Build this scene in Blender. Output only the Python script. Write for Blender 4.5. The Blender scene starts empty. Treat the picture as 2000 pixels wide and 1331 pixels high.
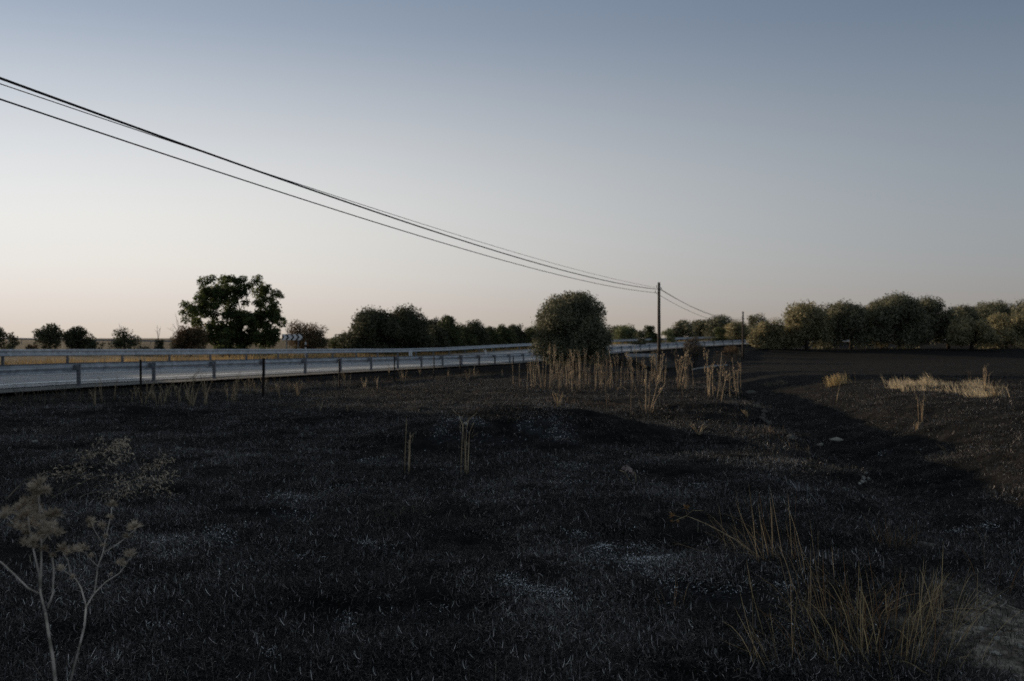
import bpy, bmesh, math, random
import numpy as np
from mathutils import Vector, Matrix
R = math.radians
# ------------------------------------------------------------------ camera, sky, sun, exposure
FPX, HORIZ, CAMH = 1944.0, 655.0, 1.6          # focal length and horizon in photo pixels, eye height in metres
SUN_AZ, SUN_EL, HAZE_AZ = -50.0, 7.0, -27.0
sc = bpy.context.scene
COL = sc.collection
cam = bpy.data.cameras.new('camera'); camo = bpy.data.objects.new('camera', cam); COL.objects.link(camo)
cam.lens = 35; cam.sensor_width = 36; cam.shift_y = -10.5 / 2000
cam.clip_start = .1; cam.clip_end = 9000
cam.dof.use_dof = True; cam.dof.focus_distance = 6.0; cam.dof.aperture_fstop = 3.5
camo.location = (0, 0, CAMH); camo.rotation_euler = (math.pi / 2, 0, 0)
sc.camera = camo
wld = bpy.data.worlds.new('World'); sc.world = wld; wld.use_nodes = True
nt = wld.node_tree; N = nt.nodes; L = nt.links
def nn(t, **kw):
    n = N.new(t)
    for k, v in kw.items(): setattr(n, k, v)
    return n
def mth(op, a, b=None):
    n = nn('ShaderNodeMath', operation=op)
    for i, v in enumerate((a, b)):
        if v is None: continue
        if isinstance(v, (int, float)): n.inputs[i].default_value = v
        else: L.new(v, n.inputs[i])
    return n.outputs[0]
bg = N['Background']
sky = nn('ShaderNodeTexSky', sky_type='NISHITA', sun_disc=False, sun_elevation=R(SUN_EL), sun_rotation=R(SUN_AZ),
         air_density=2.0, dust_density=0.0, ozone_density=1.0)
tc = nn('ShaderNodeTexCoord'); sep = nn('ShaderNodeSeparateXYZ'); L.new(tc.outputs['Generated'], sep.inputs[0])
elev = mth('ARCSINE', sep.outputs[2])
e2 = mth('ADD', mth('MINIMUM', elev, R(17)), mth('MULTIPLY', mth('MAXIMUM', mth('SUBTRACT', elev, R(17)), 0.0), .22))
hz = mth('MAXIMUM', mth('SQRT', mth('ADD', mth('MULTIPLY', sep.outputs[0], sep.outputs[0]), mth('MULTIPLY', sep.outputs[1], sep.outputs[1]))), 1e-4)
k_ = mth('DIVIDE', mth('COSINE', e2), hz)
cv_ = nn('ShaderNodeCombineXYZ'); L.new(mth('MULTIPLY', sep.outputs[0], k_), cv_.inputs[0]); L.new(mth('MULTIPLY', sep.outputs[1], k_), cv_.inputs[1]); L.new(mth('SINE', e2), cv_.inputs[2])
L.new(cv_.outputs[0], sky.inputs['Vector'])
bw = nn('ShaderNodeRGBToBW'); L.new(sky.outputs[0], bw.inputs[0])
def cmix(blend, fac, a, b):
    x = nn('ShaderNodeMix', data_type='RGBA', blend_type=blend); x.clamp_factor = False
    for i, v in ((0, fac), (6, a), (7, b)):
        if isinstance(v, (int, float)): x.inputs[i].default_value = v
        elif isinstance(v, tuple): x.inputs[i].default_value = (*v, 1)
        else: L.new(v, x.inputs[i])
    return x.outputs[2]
base = cmix('MULTIPLY', 1.0, cmix('MIX', .7, sky.outputs[0], bw.outputs[0]), cmix('MIX', mth('MINIMUM', mth('MAXIMUM', mth('DIVIDE', mth('SUBTRACT', elev, R(17)), R(25)), 0.0), 1.0), (.535, .80, 1.33), (.84, .90, 1.02)))      # greyed clear sky, brightened and neutralised overhead for its light on the ground
# smoky haze: a bank of pale air above the horizon, thicker towards the low sun, the same all the way round
g = mth('POWER', mth('ABSOLUTE', mth('DIVIDE', mth('SUBTRACT', elev, R(6.3)), R(10))), 2.0)
g = mth('EXPONENT', mth('MULTIPLY', g, -1.0))
ca = mth('DIVIDE', mth('ADD', mth('MULTIPLY', sep.outputs[0], math.sin(R(HAZE_AZ))), mth('MULTIPLY', sep.outputs[1], math.cos(R(HAZE_AZ)))), hz)
az = mth('ADD', mth('MULTIPLY', mth('POWER', mth('ADD', mth('MULTIPLY', ca, .5), .5), 9.0), .87), .13)
ns = nn('ShaderNodeTexNoise'); ns.inputs['Scale'].default_value = 2.2; ns.inputs['Detail'].default_value = 3      # faint unevenness of the smoke
mp = nn('ShaderNodeMapping'); mp.inputs['Scale'].default_value = (1, 1, 5); L.new(tc.outputs['Generated'], mp.inputs[0]); L.new(mp.outputs[0], ns.inputs['Vector'])
uneven = mth('ADD', mth('MULTIPLY', ns.outputs['Fac'], .10), .95)
haze = cmix('MIX', mth('MULTIPLY', mth('MULTIPLY', g, az), uneven), (0, 0, 0), (5.0, 3.95, 2.65))
low = mth('EXPONENT', mth('DIVIDE', mth('MAXIMUM', elev, 0.0), -R(4)))        # warm layer on the skyline
base = cmix('ADD', 1.0, base, cmix('MIX', low, (0, 0, 0), (.90, .66, .10)))
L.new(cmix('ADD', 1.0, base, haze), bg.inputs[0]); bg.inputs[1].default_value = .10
sun = bpy.data.lights.new('sun', 'SUN'); sun.energy = 5.0; sun.angle = R(.6); sun.color = (1, .79, .56)
suno = bpy.data.objects.new('sun', sun); COL.objects.link(suno)
sdir = Vector((math.sin(R(SUN_AZ)) * math.cos(R(SUN_EL)), math.cos(R(SUN_AZ)) * math.cos(R(SUN_EL)), math.sin(R(SUN_EL))))
suno.rotation_euler = sdir.to_track_quat('Z', 'Y').to_euler(); suno.location = (-40, 20, 30)
sc.cycles.use_denoising = False          # keep the fine grain of stubble and ash
vs = sc.view_settings; vs.view_transform = 'Standard'; vs.look = 'None'; vs.exposure = 0; vs.gamma = 1

# ------------------------------------------------------------------ helpers
rng = np.random.default_rng(7); random.seed(7)
def tag(o, label=None, cat=None, group=None, kind=None):
    for k, v in (('label', label), ('category', cat), ('group', group), ('kind', kind)):
        if v: o[k] = v
    return o
def empty(name, loc, label=None, cat=None, group=None, rz=0, scale=1):
    o = bpy.data.objects.new(name, None); COL.objects.link(o); o.location = loc; o.rotation_euler = (0, 0, rz)
    o.scale = (scale,) * 3; o.empty_display_size = .2
    return tag(o, label, cat, group)
def link(name, me, parent=None, mat=None):
    if mat and not me.materials: me.materials.append(mat)
    o = bpy.data.objects.new(name, me); COL.objects.link(o); o.parent = parent
    return o
def npmesh(name, V, quads=None, tris=None, col=None, smooth=False):
    V = np.asarray(V, np.float32); me = bpy.data.meshes.new(name)
    parts = []; tot = []
    for F, k in ((quads, 4), (tris, 3)):
        if F is not None and len(F): parts.append(np.asarray(F, np.int32).ravel()); tot.append(np.full(len(F), k, np.int32))
    loops = np.concatenate(parts); tot = np.concatenate(tot)
    me.vertices.add(len(V)); me.vertices.foreach_set('co', V.ravel())
    me.loops.add(len(loops)); me.loops.foreach_set('vertex_index', loops)
    me.polygons.add(len(tot)); st = np.concatenate([[0], np.cumsum(tot)[:-1]]).astype(np.int32)
    me.polygons.foreach_set('loop_start', st); me.polygons.foreach_set('loop_total', tot)
    if smooth: me.polygons.foreach_set('use_smooth', np.ones(len(tot), bool))
    if col is not None:
        a = me.color_attributes.new('col', 'FLOAT_COLOR', 'POINT')
        c = np.ones((len(V), 4), np.float32); c[:, :3] = col; a.data.foreach_set('color', c.ravel())
    me.update(calc_edges=True); return me
class MB:
    """collects boxes, tubes, prisms and loose faces into one mesh"""
    def __init__(s): s.v = []; s.f = []
    def face(s, pts):
        n = len(s.v); s.v += [tuple(p) for p in pts]; s.f.append(tuple(range(n, n + len(pts)))); return s
    def box(s, c, size, rz=0, mat=None):
        n = len(s.v); M = Matrix.Rotation(rz, 3, 'Z')
        for i in range(8):
            p = Vector(((i & 1) - .5, ((i >> 1) & 1) - .5, ((i >> 2) & 1) - .5)); p = Vector((p.x * size[0], p.y * size[1], p.z * size[2]))
            p = M @ p + Vector(c); s.v.append(tuple(p))
        s.f += [tuple(n + k for k in q) for q in ((0, 2, 3, 1), (4, 5, 7, 6), (0, 1, 5, 4), (2, 6, 7, 3), (0, 4, 6, 2), (1, 3, 7, 5))]; return s
    def tube(s, pts, rad, sides=6, cap=True):
        pts = [Vector(p) for p in pts]; rad = rad if hasattr(rad, '__len__') else [rad] * len(pts)
        n0 = len(s.v); prev = None
        for i, p in enumerate(pts):
            d = (pts[min(i + 1, len(pts) - 1)] - pts[max(i - 1, 0)]).normalized()
            a = d.orthogonal().normalized() if prev is None else (prev - d * prev.dot(d)).normalized(); prev = a
            b = d.cross(a)
            for k in range(sides):
                t = 2 * math.pi * k / sides; s.v.append(tuple(p + (a * math.cos(t) + b * math.sin(t)) * rad[i]))
        for i in range(len(pts) - 1):
            for k in range(sides):
                k2 = (k + 1) % sides; a = n0 + i * sides
                s.f.append((a + k, a + k2, a + sides + k2, a + sides + k))
        if cap:
            s.f.append(tuple(n0 + k for k in reversed(range(sides)))); e = n0 + (len(pts) - 1) * sides; s.f.append(tuple(e + k for k in range(sides)))
        return s
    def prism(s, outline, vec):
        """outline: planar loop of points, extruded by vec"""
        o = [Vector(p) for p in outline]; v = Vector(vec); n = len(o); b = len(s.v)
        s.v += [tuple(p) for p in o] + [tuple(p + v) for p in o]
        s.f.append(tuple(b + i for i in reversed(range(n)))); s.f.append(tuple(b + n + i for i in range(n)))
        for i in range(n): j = (i + 1) % n; s.f.append((b + i, b + j, b + n + j, b + n + i))
        return s
    def mesh(s, name, mat=None, smooth=False, bevel=0):
        me = bpy.data.meshes.new(name); me.from_pydata(s.v, [], s.f)
        if bevel:
            bm = bmesh.new(); bm.from_mesh(me); bmesh.ops.bevel(bm, geom=bm.edges[:], offset=bevel, segments=1, affect='EDGES'); bm.to_mesh(me); bm.free()
        if smooth: me.polygons.foreach_set('use_smooth', np.ones(len(me.polygons), bool))
        if mat: me.materials.append(mat)
        me.update(); return me
    def build(s, name, mat, parent=None, smooth=False, bevel=0): return link(name, s.mesh(name, mat, smooth, bevel), parent)
# ------------------------------------------------------------------ materials
def mat(name, rough=.8, spec=.3, metal=0.0):
    m = bpy.data.materials.new(name); m.use_nodes = True
    p = m.node_tree.nodes['Principled BSDF']; p.inputs['Roughness'].default_value = rough
    p.inputs['Specular IOR Level'].default_value = spec; p.inputs['Metallic'].default_value = metal
    return m, m.node_tree.nodes, m.node_tree.links, p
def noise_mat(name, c1, c2, scale=5, rough=.8, spec=.3, metal=0.0, bump=.0, detail=5, coord='Object', stretch=None, c3=None, transl=None, lo=.35, hi=.65):
    m, n, l, p = mat(name, rough, spec, metal)
    t = n.new('ShaderNodeTexCoord'); x = n.new('ShaderNodeTexNoise'); x.inputs['Scale'].default_value = scale; x.inputs['Detail'].default_value = detail
    src = t.outputs[coord]
    if stretch:
        mp = n.new('ShaderNodeMapping'); mp.inputs['Scale'].default_value = stretch; l.new(src, mp.inputs[0]); src = mp.outputs[0]
    l.new(src, x.inputs['Vector'])
    r = n.new('ShaderNodeValToRGB'); r.color_ramp.elements[0].position = lo; r.color_ramp.elements[1].position = hi
    r.color_ramp.elements[0].color = (*c1, 1); r.color_ramp.elements[1].color = (*c2, 1)
    if c3: e = r.color_ramp.elements.new((lo + hi) / 2); e.color = (*c3, 1)
    l.new(x.outputs['Fac'], r.inputs[0]); l.new(r.outputs[0], p.inputs['Base Color'])
    if bump:
        b = n.new('ShaderNodeBump'); b.inputs['Strength'].default_value = bump; b.inputs['Distance'].default_value = .02
        x2 = n.new('ShaderNodeTexNoise'); x2.inputs['Scale'].default_value = scale * 4; x2.inputs['Detail'].default_value = 6; l.new(src, x2.inputs['Vector'])
        l.new(x2.outputs['Fac'], b.inputs['Height']); l.new(b.outputs[0], p.inputs['Normal'])
    if transl:
        tr = n.new('ShaderNodeBsdfTranslucent'); l.new(r.outputs[0], tr.inputs['Color']); mx = n.new('ShaderNodeMixShader'); mx.inputs[0].default_value = transl
        l.new(p.outputs[0], mx.inputs[1]); l.new(tr.outputs[0], mx.inputs[2]); l.new(mx.outputs[0], n['Material Output'].inputs[0])
    return m
def attr_mat(name, rough=.9, spec=.2, transl=0):
    m, n, l, p = mat(name, rough, spec)
    a = n.new('ShaderNodeAttribute'); a.attribute_name = 'col'; l.new(a.outputs['Color'], p.inputs['Base Color'])
    if transl:
        tr = n.new('ShaderNodeBsdfTranslucent'); l.new(a.outputs['Color'], tr.inputs['Color']); mx = n.new('ShaderNodeMixShader'); mx.inputs[0].default_value = transl
        l.new(p.outputs[0], mx.inputs[1]); l.new(tr.outputs[0], mx.inputs[2]); l.new(mx.outputs[0], n['Material Output'].inputs[0])
    return m
M = {}
M['galv'] = noise_mat('galvanised_steel', (.36, .38, .41), (.56, .58, .61), 3.5, .42, .5, .55, .05)
M['galv_dark'] = noise_mat('weathered_steel', (.14, .15, .17), (.26, .27, .29), 12, .6, .4, .6)
M['fence_iron'] = noise_mat('burnt_iron', (.008, .007, .007), (.03, .02, .016), 14, .8, .3, .3)
M['wire'] = noise_mat('fence_wire', (.02, .02, .02), (.06, .05, .045), 6, .6, .4, .6)
M['cable'] = noise_mat('cable_sheath', (.012, .012, .013), (.03, .03, .03), 3, .6, .4)
M['pole'] = noise_mat('tarred_timber', (.022, .017, .014), (.075, .06, .05), 6, .8, .2, 0, .3, stretch=(8, 8, .6))
M['white'] = noise_mat('white_enamel', (0.682, 0.693, 0.726), (0.880, 0.880, 0.880), 7, .5, .4)
M['black'] = noise_mat('black_enamel', (.010, .010, .012), (.022, .022, .024), 7, .5, .4)
M['concrete'] = noise_mat('concrete', (.30, .31, .32), (.50, .50, .49), 3, .9, .2, 0, .3)
M['paint'] = noise_mat('road_paint', (.60, .61, .63), (.82, .83, .84), 14, .7, .3, lo=.3, hi=.5)
M['stone'] = noise_mat('field_stone', (0.240, 0.228, 0.204), (0.504, 0.480, 0.432), 9, .9, .2, 0, .4)
M['soot_stone'] = noise_mat('sooty_stone', (.05, .048, .045), (.20, .185, .165), 7, .9, .2, 0, .4)
M['bark'] = noise_mat('bark', (.018, .014, .011), (.07, .055, .045), 8, .9, .1, 0, .4, stretch=(3, 3, .6))
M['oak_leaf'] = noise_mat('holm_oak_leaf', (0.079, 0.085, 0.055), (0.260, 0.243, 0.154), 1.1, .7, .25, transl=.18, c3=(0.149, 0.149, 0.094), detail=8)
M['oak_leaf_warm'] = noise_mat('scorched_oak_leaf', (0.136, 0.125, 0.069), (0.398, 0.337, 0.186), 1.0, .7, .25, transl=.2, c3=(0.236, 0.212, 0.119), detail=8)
M['ash_leaf'] = noise_mat('broad_leaf', (0.036, 0.053, 0.022), (0.113, 0.140, 0.045), 1.4, .6, .3, transl=.42, detail=7)
M['shrub_leaf'] = noise_mat('shrub_leaf', (0.038, 0.048, 0.030), (0.113, 0.114, 0.066), 1.3, .75, .2, transl=.22, detail=7)
M['shrub_brown'] = noise_mat('withered_shrub', (0.065, 0.047, 0.031), (0.182, 0.130, 0.078), 1.5, .85, .1, transl=.2, detail=7)
M['young_leaf'] = noise_mat('young_tree_leaf', (0.036, 0.050, 0.022), (0.119, 0.129, 0.056), 1.3, .7, .2, transl=.25, detail=7)
M['pale_leaf'] = noise_mat('pale_green_leaf', (0.096, 0.120, 0.060), (0.240, 0.252, 0.132), 1.2, .7, .2, transl=.3, detail=7)
M['straw'] = noise_mat('dry_straw', (0.264, 0.198, 0.114), (0.600, 0.468, 0.300), 5, .8, .2, transl=.25, stretch=(6, 6, .8))
M['stalk'] = noise_mat('dry_stalk', (0.176, 0.128, 0.081), (0.621, 0.472, 0.297), 3, .8, .2, stretch=(5, 5, 1))
M['twig'] = noise_mat('scorched_twig', (0.032, 0.027, 0.022), (0.176, 0.144, 0.112), 6, .85, .2)
M['thistle_stem'] = noise_mat('thistle_stem', (0.243, 0.207, 0.170), (0.729, 0.632, 0.535), 20, .8, .2)
M['thistle_head'] = noise_mat('thistle_bract', (.25, .19, .13), (.64, .53, .41), 30, .8, .2, transl=.2)
M['dry_leaf'] = noise_mat('withered_leaf', (0.224, 0.168, 0.154), (0.476, 0.378, 0.350), 20, .8, .2, transl=.2)
M['seed_orange'] = noise_mat('withered_flower', (.16, .08, .03), (.42, .24, .10), 30, .8, .2)
M['blade'] = attr_mat('burnt_blade', .8, .12)
M['drygrass'] = attr_mat('dry_grass_blade', .8, .2, .25)
M['ash_flake'] = attr_mat('ash_flake', .9, .2)

# ------------------------------------------------------------------ noise, road line and terrain height
_tab = np.random.default_rng(3).random((256, 256)).astype(np.float32)
def vnoise(x, y, s):
    x = np.asarray(x, float) / s + 131.7; y = np.asarray(y, float) / s + 71.3
    xi = np.floor(x).astype(int); yi = np.floor(y).astype(int); fx = x - xi; fy = y - yi
    fx = fx * fx * (3 - 2 * fx); fy = fy * fy * (3 - 2 * fy); a = xi & 255; b = yi & 255; a2 = (xi + 1) & 255; b2 = (yi + 1) & 255
    return ((_tab[a, b] * (1 - fx) + _tab[a2, b] * fx) * (1 - fy) + (_tab[a, b2] * (1 - fx) + _tab[a2, b2] * fx) * fy) * 2 - 1
# near guardrail line, s in metres from the first post in view
DS = 1.0
_s = np.arange(0, 330, DS); _th = np.clip(.25422 - .00025 * _s + .0000195 * _s * _s, None, .80)
_X = -14.093 + np.cumsum(np.sin(_th)) * DS; _Y = 30.835 + np.cumsum(np.cos(_th)) * DS
_sb = np.arange(-120, 0, DS); _Xb = _X[0] + (_sb) * math.sin(.25422); _Yb = _Y[0] + (_sb) * math.cos(.25422)
S = np.concatenate([_sb, _s]); PX = np.concatenate([_Xb, _X]); PY = np.concatenate([_Yb, _Y]); TH = np.concatenate([np.full(len(_sb), .25422), _th])
RS = [-120, -40, 0, 30, 52, 62, 88, 116, 150, 200, 330]; RH = [-1.1, -1.4, -1.60, -2.0, -2.27, -2.30, -2.08, -1.80, -1.42, -1.2, -1.0]
SUPER, WID = .040, 10.0
def road_h(s, d): return CAMH + np.interp(s, RS, RH) + SUPER * d
def rpt(s, d, dz=0.0):
    th = np.interp(s, S, TH); x = np.interp(s, S, PX) - math.cos(th) * d; y = np.interp(s, S, PY) + math.sin(th) * d
    return Vector((x, y, float(road_h(s, d)) + dz))
def road_sd(x, y):
    x = np.ravel(x); y = np.ravel(y); so = np.empty(len(x)); do = np.empty(len(x))
    for i in range(0, len(x), 20000):
        a = x[i:i + 20000, None] - PX[None]; b = y[i:i + 20000, None] - PY[None]
        j = np.argmin(a * a + b * b, 1); k = np.arange(len(j)); dx = a[k, j]; dy = b[k, j]; th = TH[j]
        so[i:i + 20000] = S[j] + dx * np.sin(th) + dy * np.cos(th); do[i:i + 20000] = -dx * np.cos(th) + dy * np.sin(th)
    return so, do
CH = np.array([(3.4, 3, .18, 1.2), (4.3, 9.5, .45, 1.2), (5.6, 16, .75, 1.2), (6.8, 23, 1.0, 1.3), (8.5, 32, 1.0, 1.4), (11.5, 48, .9, 1.6), (13.0, 75, .8, 2.2), (14.6, 103, .9, 3.0), (15.5, 121, .9, 3.0)])
PROF_Y = [-400, -30, 0, 5, 15, 26, 36, 50, 62, 75, 100, 122, 150, 200, 400, 3000]
PROF_Z = [-1.4, -1.5, -1.6, -1.6, -1.72, -1.80, -1.98, -2.22, -2.5, -2.8, -3.2, -3.2, -2.15, -1.9, -2.0, -5.0]
def smooth01(t): t = np.clip(t, 0, 1); return t * t * (3 - 2 * t)
def ground(x, y, fine=True):
    x = np.asarray(x, float); y = np.asarray(y, float); shp = x.shape; x = x.ravel(); y = y.ravel()
    h = np.interp(y, PROF_Y, PROF_Z) + CAMH
    # right-hand field climbs gently, so its far edge is seen under the oaks
    h += np.clip((x - 14) / 40, 0, 1) * np.interp(y, [20, 45, 90, 150], [.0, .12, .45, .0])
    # channel
    cx = np.interp(y, CH[:, 1], CH[:, 0]); cd = np.interp(y, CH[:, 1], CH[:, 2]); cw = np.interp(y, CH[:, 1], CH[:, 3])
    d = x - cx + (vnoise(x, y, 1.3) * .35 + vnoise(x, y, .5) * .18) * np.clip(y / 10, 0, 1); fade = smooth01((y + 3) / 6) * smooth01((126 - y) / 5)
    h -= cd * fade * np.where(d < 0, np.exp(-(d / (cw * .62)) ** 2), np.exp(-(d / (cw * 1.9)) ** 2))
    # the low mound and its smaller neighbours
    for mx, my, mh, sx, sy in ((.0, 16.8, .40, 1.7, 1.3), (-1.2, 15.6, .20, 1.2, .9), (1.7, 16.4, .20, 1.3, 1.1), (.5, 15.6, .08, .5, .5), (-.5, 16.9, .10, .6, .5), (-3.4, 20.5, .22, 2.2, 1.2), (-8.5, 21.5, .22, 2.4, 1.0), (4.2, 22.0, .25, 1.6, 1.5), (-5.0, 13.5, .10, 1.5, 1.0)):
        h += mh * np.exp(-((x - mx) / sx) ** 2 - ((y - my) / sy) ** 2)
    r = np.hypot(x, y); amp = smooth01((r - 2) / 4)
    h += vnoise(x, y, 9) * .07 * amp + vnoise(x, y, 2.6) * .035 + vnoise(x, y, .95) * .035 + np.abs(vnoise(x, y, .62)) * .062
    if fine: h += np.clip(1 - r / 60, 0, 1) * (np.abs(vnoise(x, y, .33)) * .044 + vnoise(x, y, .16) * .016)
    # road embankment
    s, d = road_sd(x, y); rh = CAMH + np.interp(s, RS, RH)
    edge = rh - .10 + vnoise(x, y, 1.1) * .03
    near = np.minimum(edge - np.clip(-d - .7, 0, None) * .48, edge)
    wn = smooth01((d + 13) / 12.3)
    hn = np.where(d < 0, np.maximum(h, near) * wn + h * (1 - wn), edge + SUPER * np.clip(d, 0, WID + 1))
    far = CAMH - 1.62 + np.interp(y, [0, 60, 150, 400, 3000], [.05, 0, -.25, -.6, -13]) + vnoise(x, y, 14) * .12
    wf = smooth01((d - WID - .6) / 9)
    hn = np.where(d > WID + .6, (edge + SUPER * (WID + 1) - .05) * (1 - wf) + far * wf + vnoise(x, y, 1.3) * .03, hn)
    hn = np.where((d > -1.2) & (d < WID + .9), np.minimum(hn, rh + SUPER * d - .12), hn)
    return hn.reshape(shp)
def gz(x, y): return float(ground(np.array([x]), np.array([y]))[0])
def ray(px, py, D): return Vector(((px - 1000) / FPX * D, D, CAMH - (py - HORIZ) / FPX * D))
def gpt(px, py, dmin=2.5, dmax=300):
    """where the photo's line of sight first meets the ground"""
    D = np.geomspace(dmin, dmax, 1400); x = (px - 1000) / FPX * D; z = CAMH - (py - HORIZ) / FPX * D
    below = np.nonzero(z <= ground(x, D))[0]; i = below[0] if len(below) else len(D) - 1
    return Vector((x[i], D[i], gz(x[i], D[i])))
def gat(px, D): x = (px - 1000) / FPX * D; return Vector((x, D, gz(x, D)))

# ------------------------------------------------------------------ ground sheet
def axis(lo, hi, fine_lo, fine_hi, step, growth):
    a = list(np.arange(fine_lo, fine_hi, step)); s = step; v = a[-1]
    while v < hi: s *= growth; v += s; a.append(v)
    s = step; v = a[0]; b = []
    while v > lo: s *= growth; v -= s; b.append(v)
    return np.array(b[::-1] + a)
GX = axis(-3500, 3500, -7, 8.5, .075, 1.032); GY = axis(-300, 4500, 3.2, 21, .075, 1.026)
XX, YY = np.meshgrid(GX, GY); ZZ = ground(XX, YY)
nx, ny = len(GX), len(GY)
idx = np.arange(nx * ny).reshape(ny, nx)
quads = np.stack([idx[:-1, :-1], idx[:-1, 1:], idx[1:, 1:], idx[1:, :-1]], -1).reshape(-1, 4)
V = np.stack([XX, YY, ZZ], -1).reshape(-1, 3)
ASH = []   # places where white ash lies, from the photograph
for px, py, r in ((1230, 1097, .26), (1250, 1110, .2), (1165, 1060, .18), (1170, 1085, .14), (1000, 1160, .2), (1030, 1168, .18), (1140, 915, .35), (1150, 948, .28), (560, 975, .35), (450, 1050, .25), (340, 1062, .25), (590, 1010, .3),
                  (880, 930, .3), (905, 985, .22), (985, 1030, .18), (660, 965, .4), (760, 1080, .16), (1372, 952, .2), (1300, 1125, .2), (1380, 1165, .2), (1600, 1250, .14), (1520, 1110, .16), (1545, 1172, .14), (1945, 1032, .14), (960, 868, .5), (850, 850, .5), (745, 905, .4),
                  (520, 1310, .14), (905, 830, .4), (1060, 830, .5), (1120, 860, .4), (210, 1090, .15), (60, 1112, .1), (600, 1100, .2), (1850, 1045, .14), (1700, 900, .3), (700, 1240, .12), (330, 1240, .1), (870, 1200, .12)):
    p = gpt(px, py); ASH.append((p.x, p.y, r * (1.0 if (px, py) in ((1230, 1097), (1250, 1110), (1165, 1060), (1000, 1160), (1030, 1168), (1140, 915), (1150, 948)) else .78)))
STRONG = [0, 1, 2, 3, 4, 5, 6, 7]
def ash_mask(x, y):
    xo, yo = x, y; x = xo + vnoise(xo, yo, .45) * .22; y = yo + vnoise(yo, xo, .45) * .20
    m = np.zeros_like(x)
    for ax, ay, r in ASH: m = np.maximum(m, np.exp(-(((x - ax) / (r * 1.6)) ** 2 + ((y - ay) / (r * 1.5)) ** 2)))
    return m * (.45 + .55 * np.clip(vnoise(x, y, .22) + vnoise(x, y, .09) * .7 + .2, 0, 1))
sx_, sd_ = road_sd(V[:, 0], V[:, 1])
dirt = np.clip(1.25 - np.hypot((V[:, 0] - 3.05) / .95, (V[:, 1] - 4.6) / 1.45) + vnoise(V[:, 0], V[:, 1], .5) * .28 + vnoise(V[:, 0], V[:, 1], .17) * .15, 0, 1)
dry = np.clip((sd_ - WID + .2) / .8, 0, 1)
ashv = ash_mask(V[:, 0], V[:, 1])
gm = npmesh('ground', V, quads, smooth=True)
a = gm.color_attributes.new('regions', 'FLOAT_COLOR', 'POINT'); c = np.ones((len(V), 4), np.float32); c[:, 0] = ashv; c[:, 1] = dry; c[:, 2] = smooth01(dirt * 1.6); a.data.foreach_set('color', c.ravel())
m, n, l, p = mat('burnt_ground', .95, .04)
at = n.new('ShaderNodeAttribute'); at.attribute_name = 'regions'; sp = n.new('ShaderNodeSeparateColor'); l.new(at.outputs['Color'], sp.inputs[0])
co_ = n.new('ShaderNodeTexCoord')
def tnoise(scale, detail=6, rough=.6):
    x = n.new('ShaderNodeTexNoise'); x.inputs['Scale'].default_value = scale; x.inputs['Detail'].default_value = detail; x.inputs['Roughness'].default_value = rough
    l.new(co_.outputs['Object'], x.inputs['Vector']); return x.outputs['Fac']
def ramp(fac, stops):
    r = n.new('ShaderNodeValToRGB'); e = r.color_ramp.elements
    e[0].position, e[0].color = stops[0][0], (*stops[0][1], 1); e[1].position, e[1].color = stops[-1][0], (*stops[-1][1], 1)
    for q, cc in stops[1:-1]: k = e.new(q); k.color = (*cc, 1)
    l.new(fac, r.inputs[0]); return r.outputs[0]
def mixc(f, a_, b_):
    x = n.new('ShaderNodeMix'); x.data_type = 'RGBA'
    for i, v in ((0, f), (6, a_), (7, b_)):
        if isinstance(v, (int, float)): x.inputs[i].default_value = v
        elif isinstance(v, tuple): x.inputs[i].default_value = (*v, 1)
        else: l.new(v, x.inputs[i])
    return x.outputs[2]
def nmath(op, a_, b_):
    x = n.new('ShaderNodeMath'); x.operation = op
    for i, v in enumerate((a_, b_)):
        if isinstance(v, (int, float)): x.inputs[i].default_value = v
        else: l.new(v, x.inputs[i])
    return x.outputs[0]
char = ramp(tnoise(2.2, 8, .7), [(.32, (.0045, .0042, .0042)), (.5, (.011, .0105, .0105)), (.70, (.028, .0265, .026))])
brown = ramp(tnoise(.55, 5), [(.45, (0, 0, 0)), (.68, (1, 1, 1))])
col = mixc(nmath('MULTIPLY', brown, .35), char, (.015, .0125, .0105))
fl = ramp(tnoise(38, 3, .6), [(.58, (0, 0, 0)), (.70, (1, 1, 1))])
col = mixc(nmath('MULTIPLY', fl, .40), col, (.06, .06, .062))
ashf = nmath('MULTIPLY', ramp(sp.outputs[0], [(.25, (0, 0, 0)), (.8, (1, 1, 1))]), ramp(tnoise(55, 4, .7), [(.45, (.05, .05, .05)), (.62, (1, 1, 1))]))
col = mixc(nmath('MULTIPLY', ashf, .30), col, (.20, .22, .26))
dryc = ramp(tnoise(.9, 7, .65), [(.3, (.06, .052, .034)), (.6, (.14, .11, .07)), (.8, (.22, .17, .10))])
col = mixc(sp.outputs[1], col, dryc)
dirtc = ramp(tnoise(7, 8, .7), [(.34, (.04, .035, .03)), (.48, (.20, .175, .145)), (.62, (.50, .445, .38))])
col = mixc(sp.outputs[2], col, dirtc)
l.new(col, p.inputs['Base Color'])
b = n.new('ShaderNodeBump'); b.inputs['Strength'].default_value = .9; b.inputs['Distance'].default_value = .035; l.new(tnoise(16, 9, .75), b.inputs['Height']); l.new(b.outputs[0], p.inputs['Normal'])
gm.materials.append(m)
tag(link('ground', gm), kind='structure')

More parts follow.
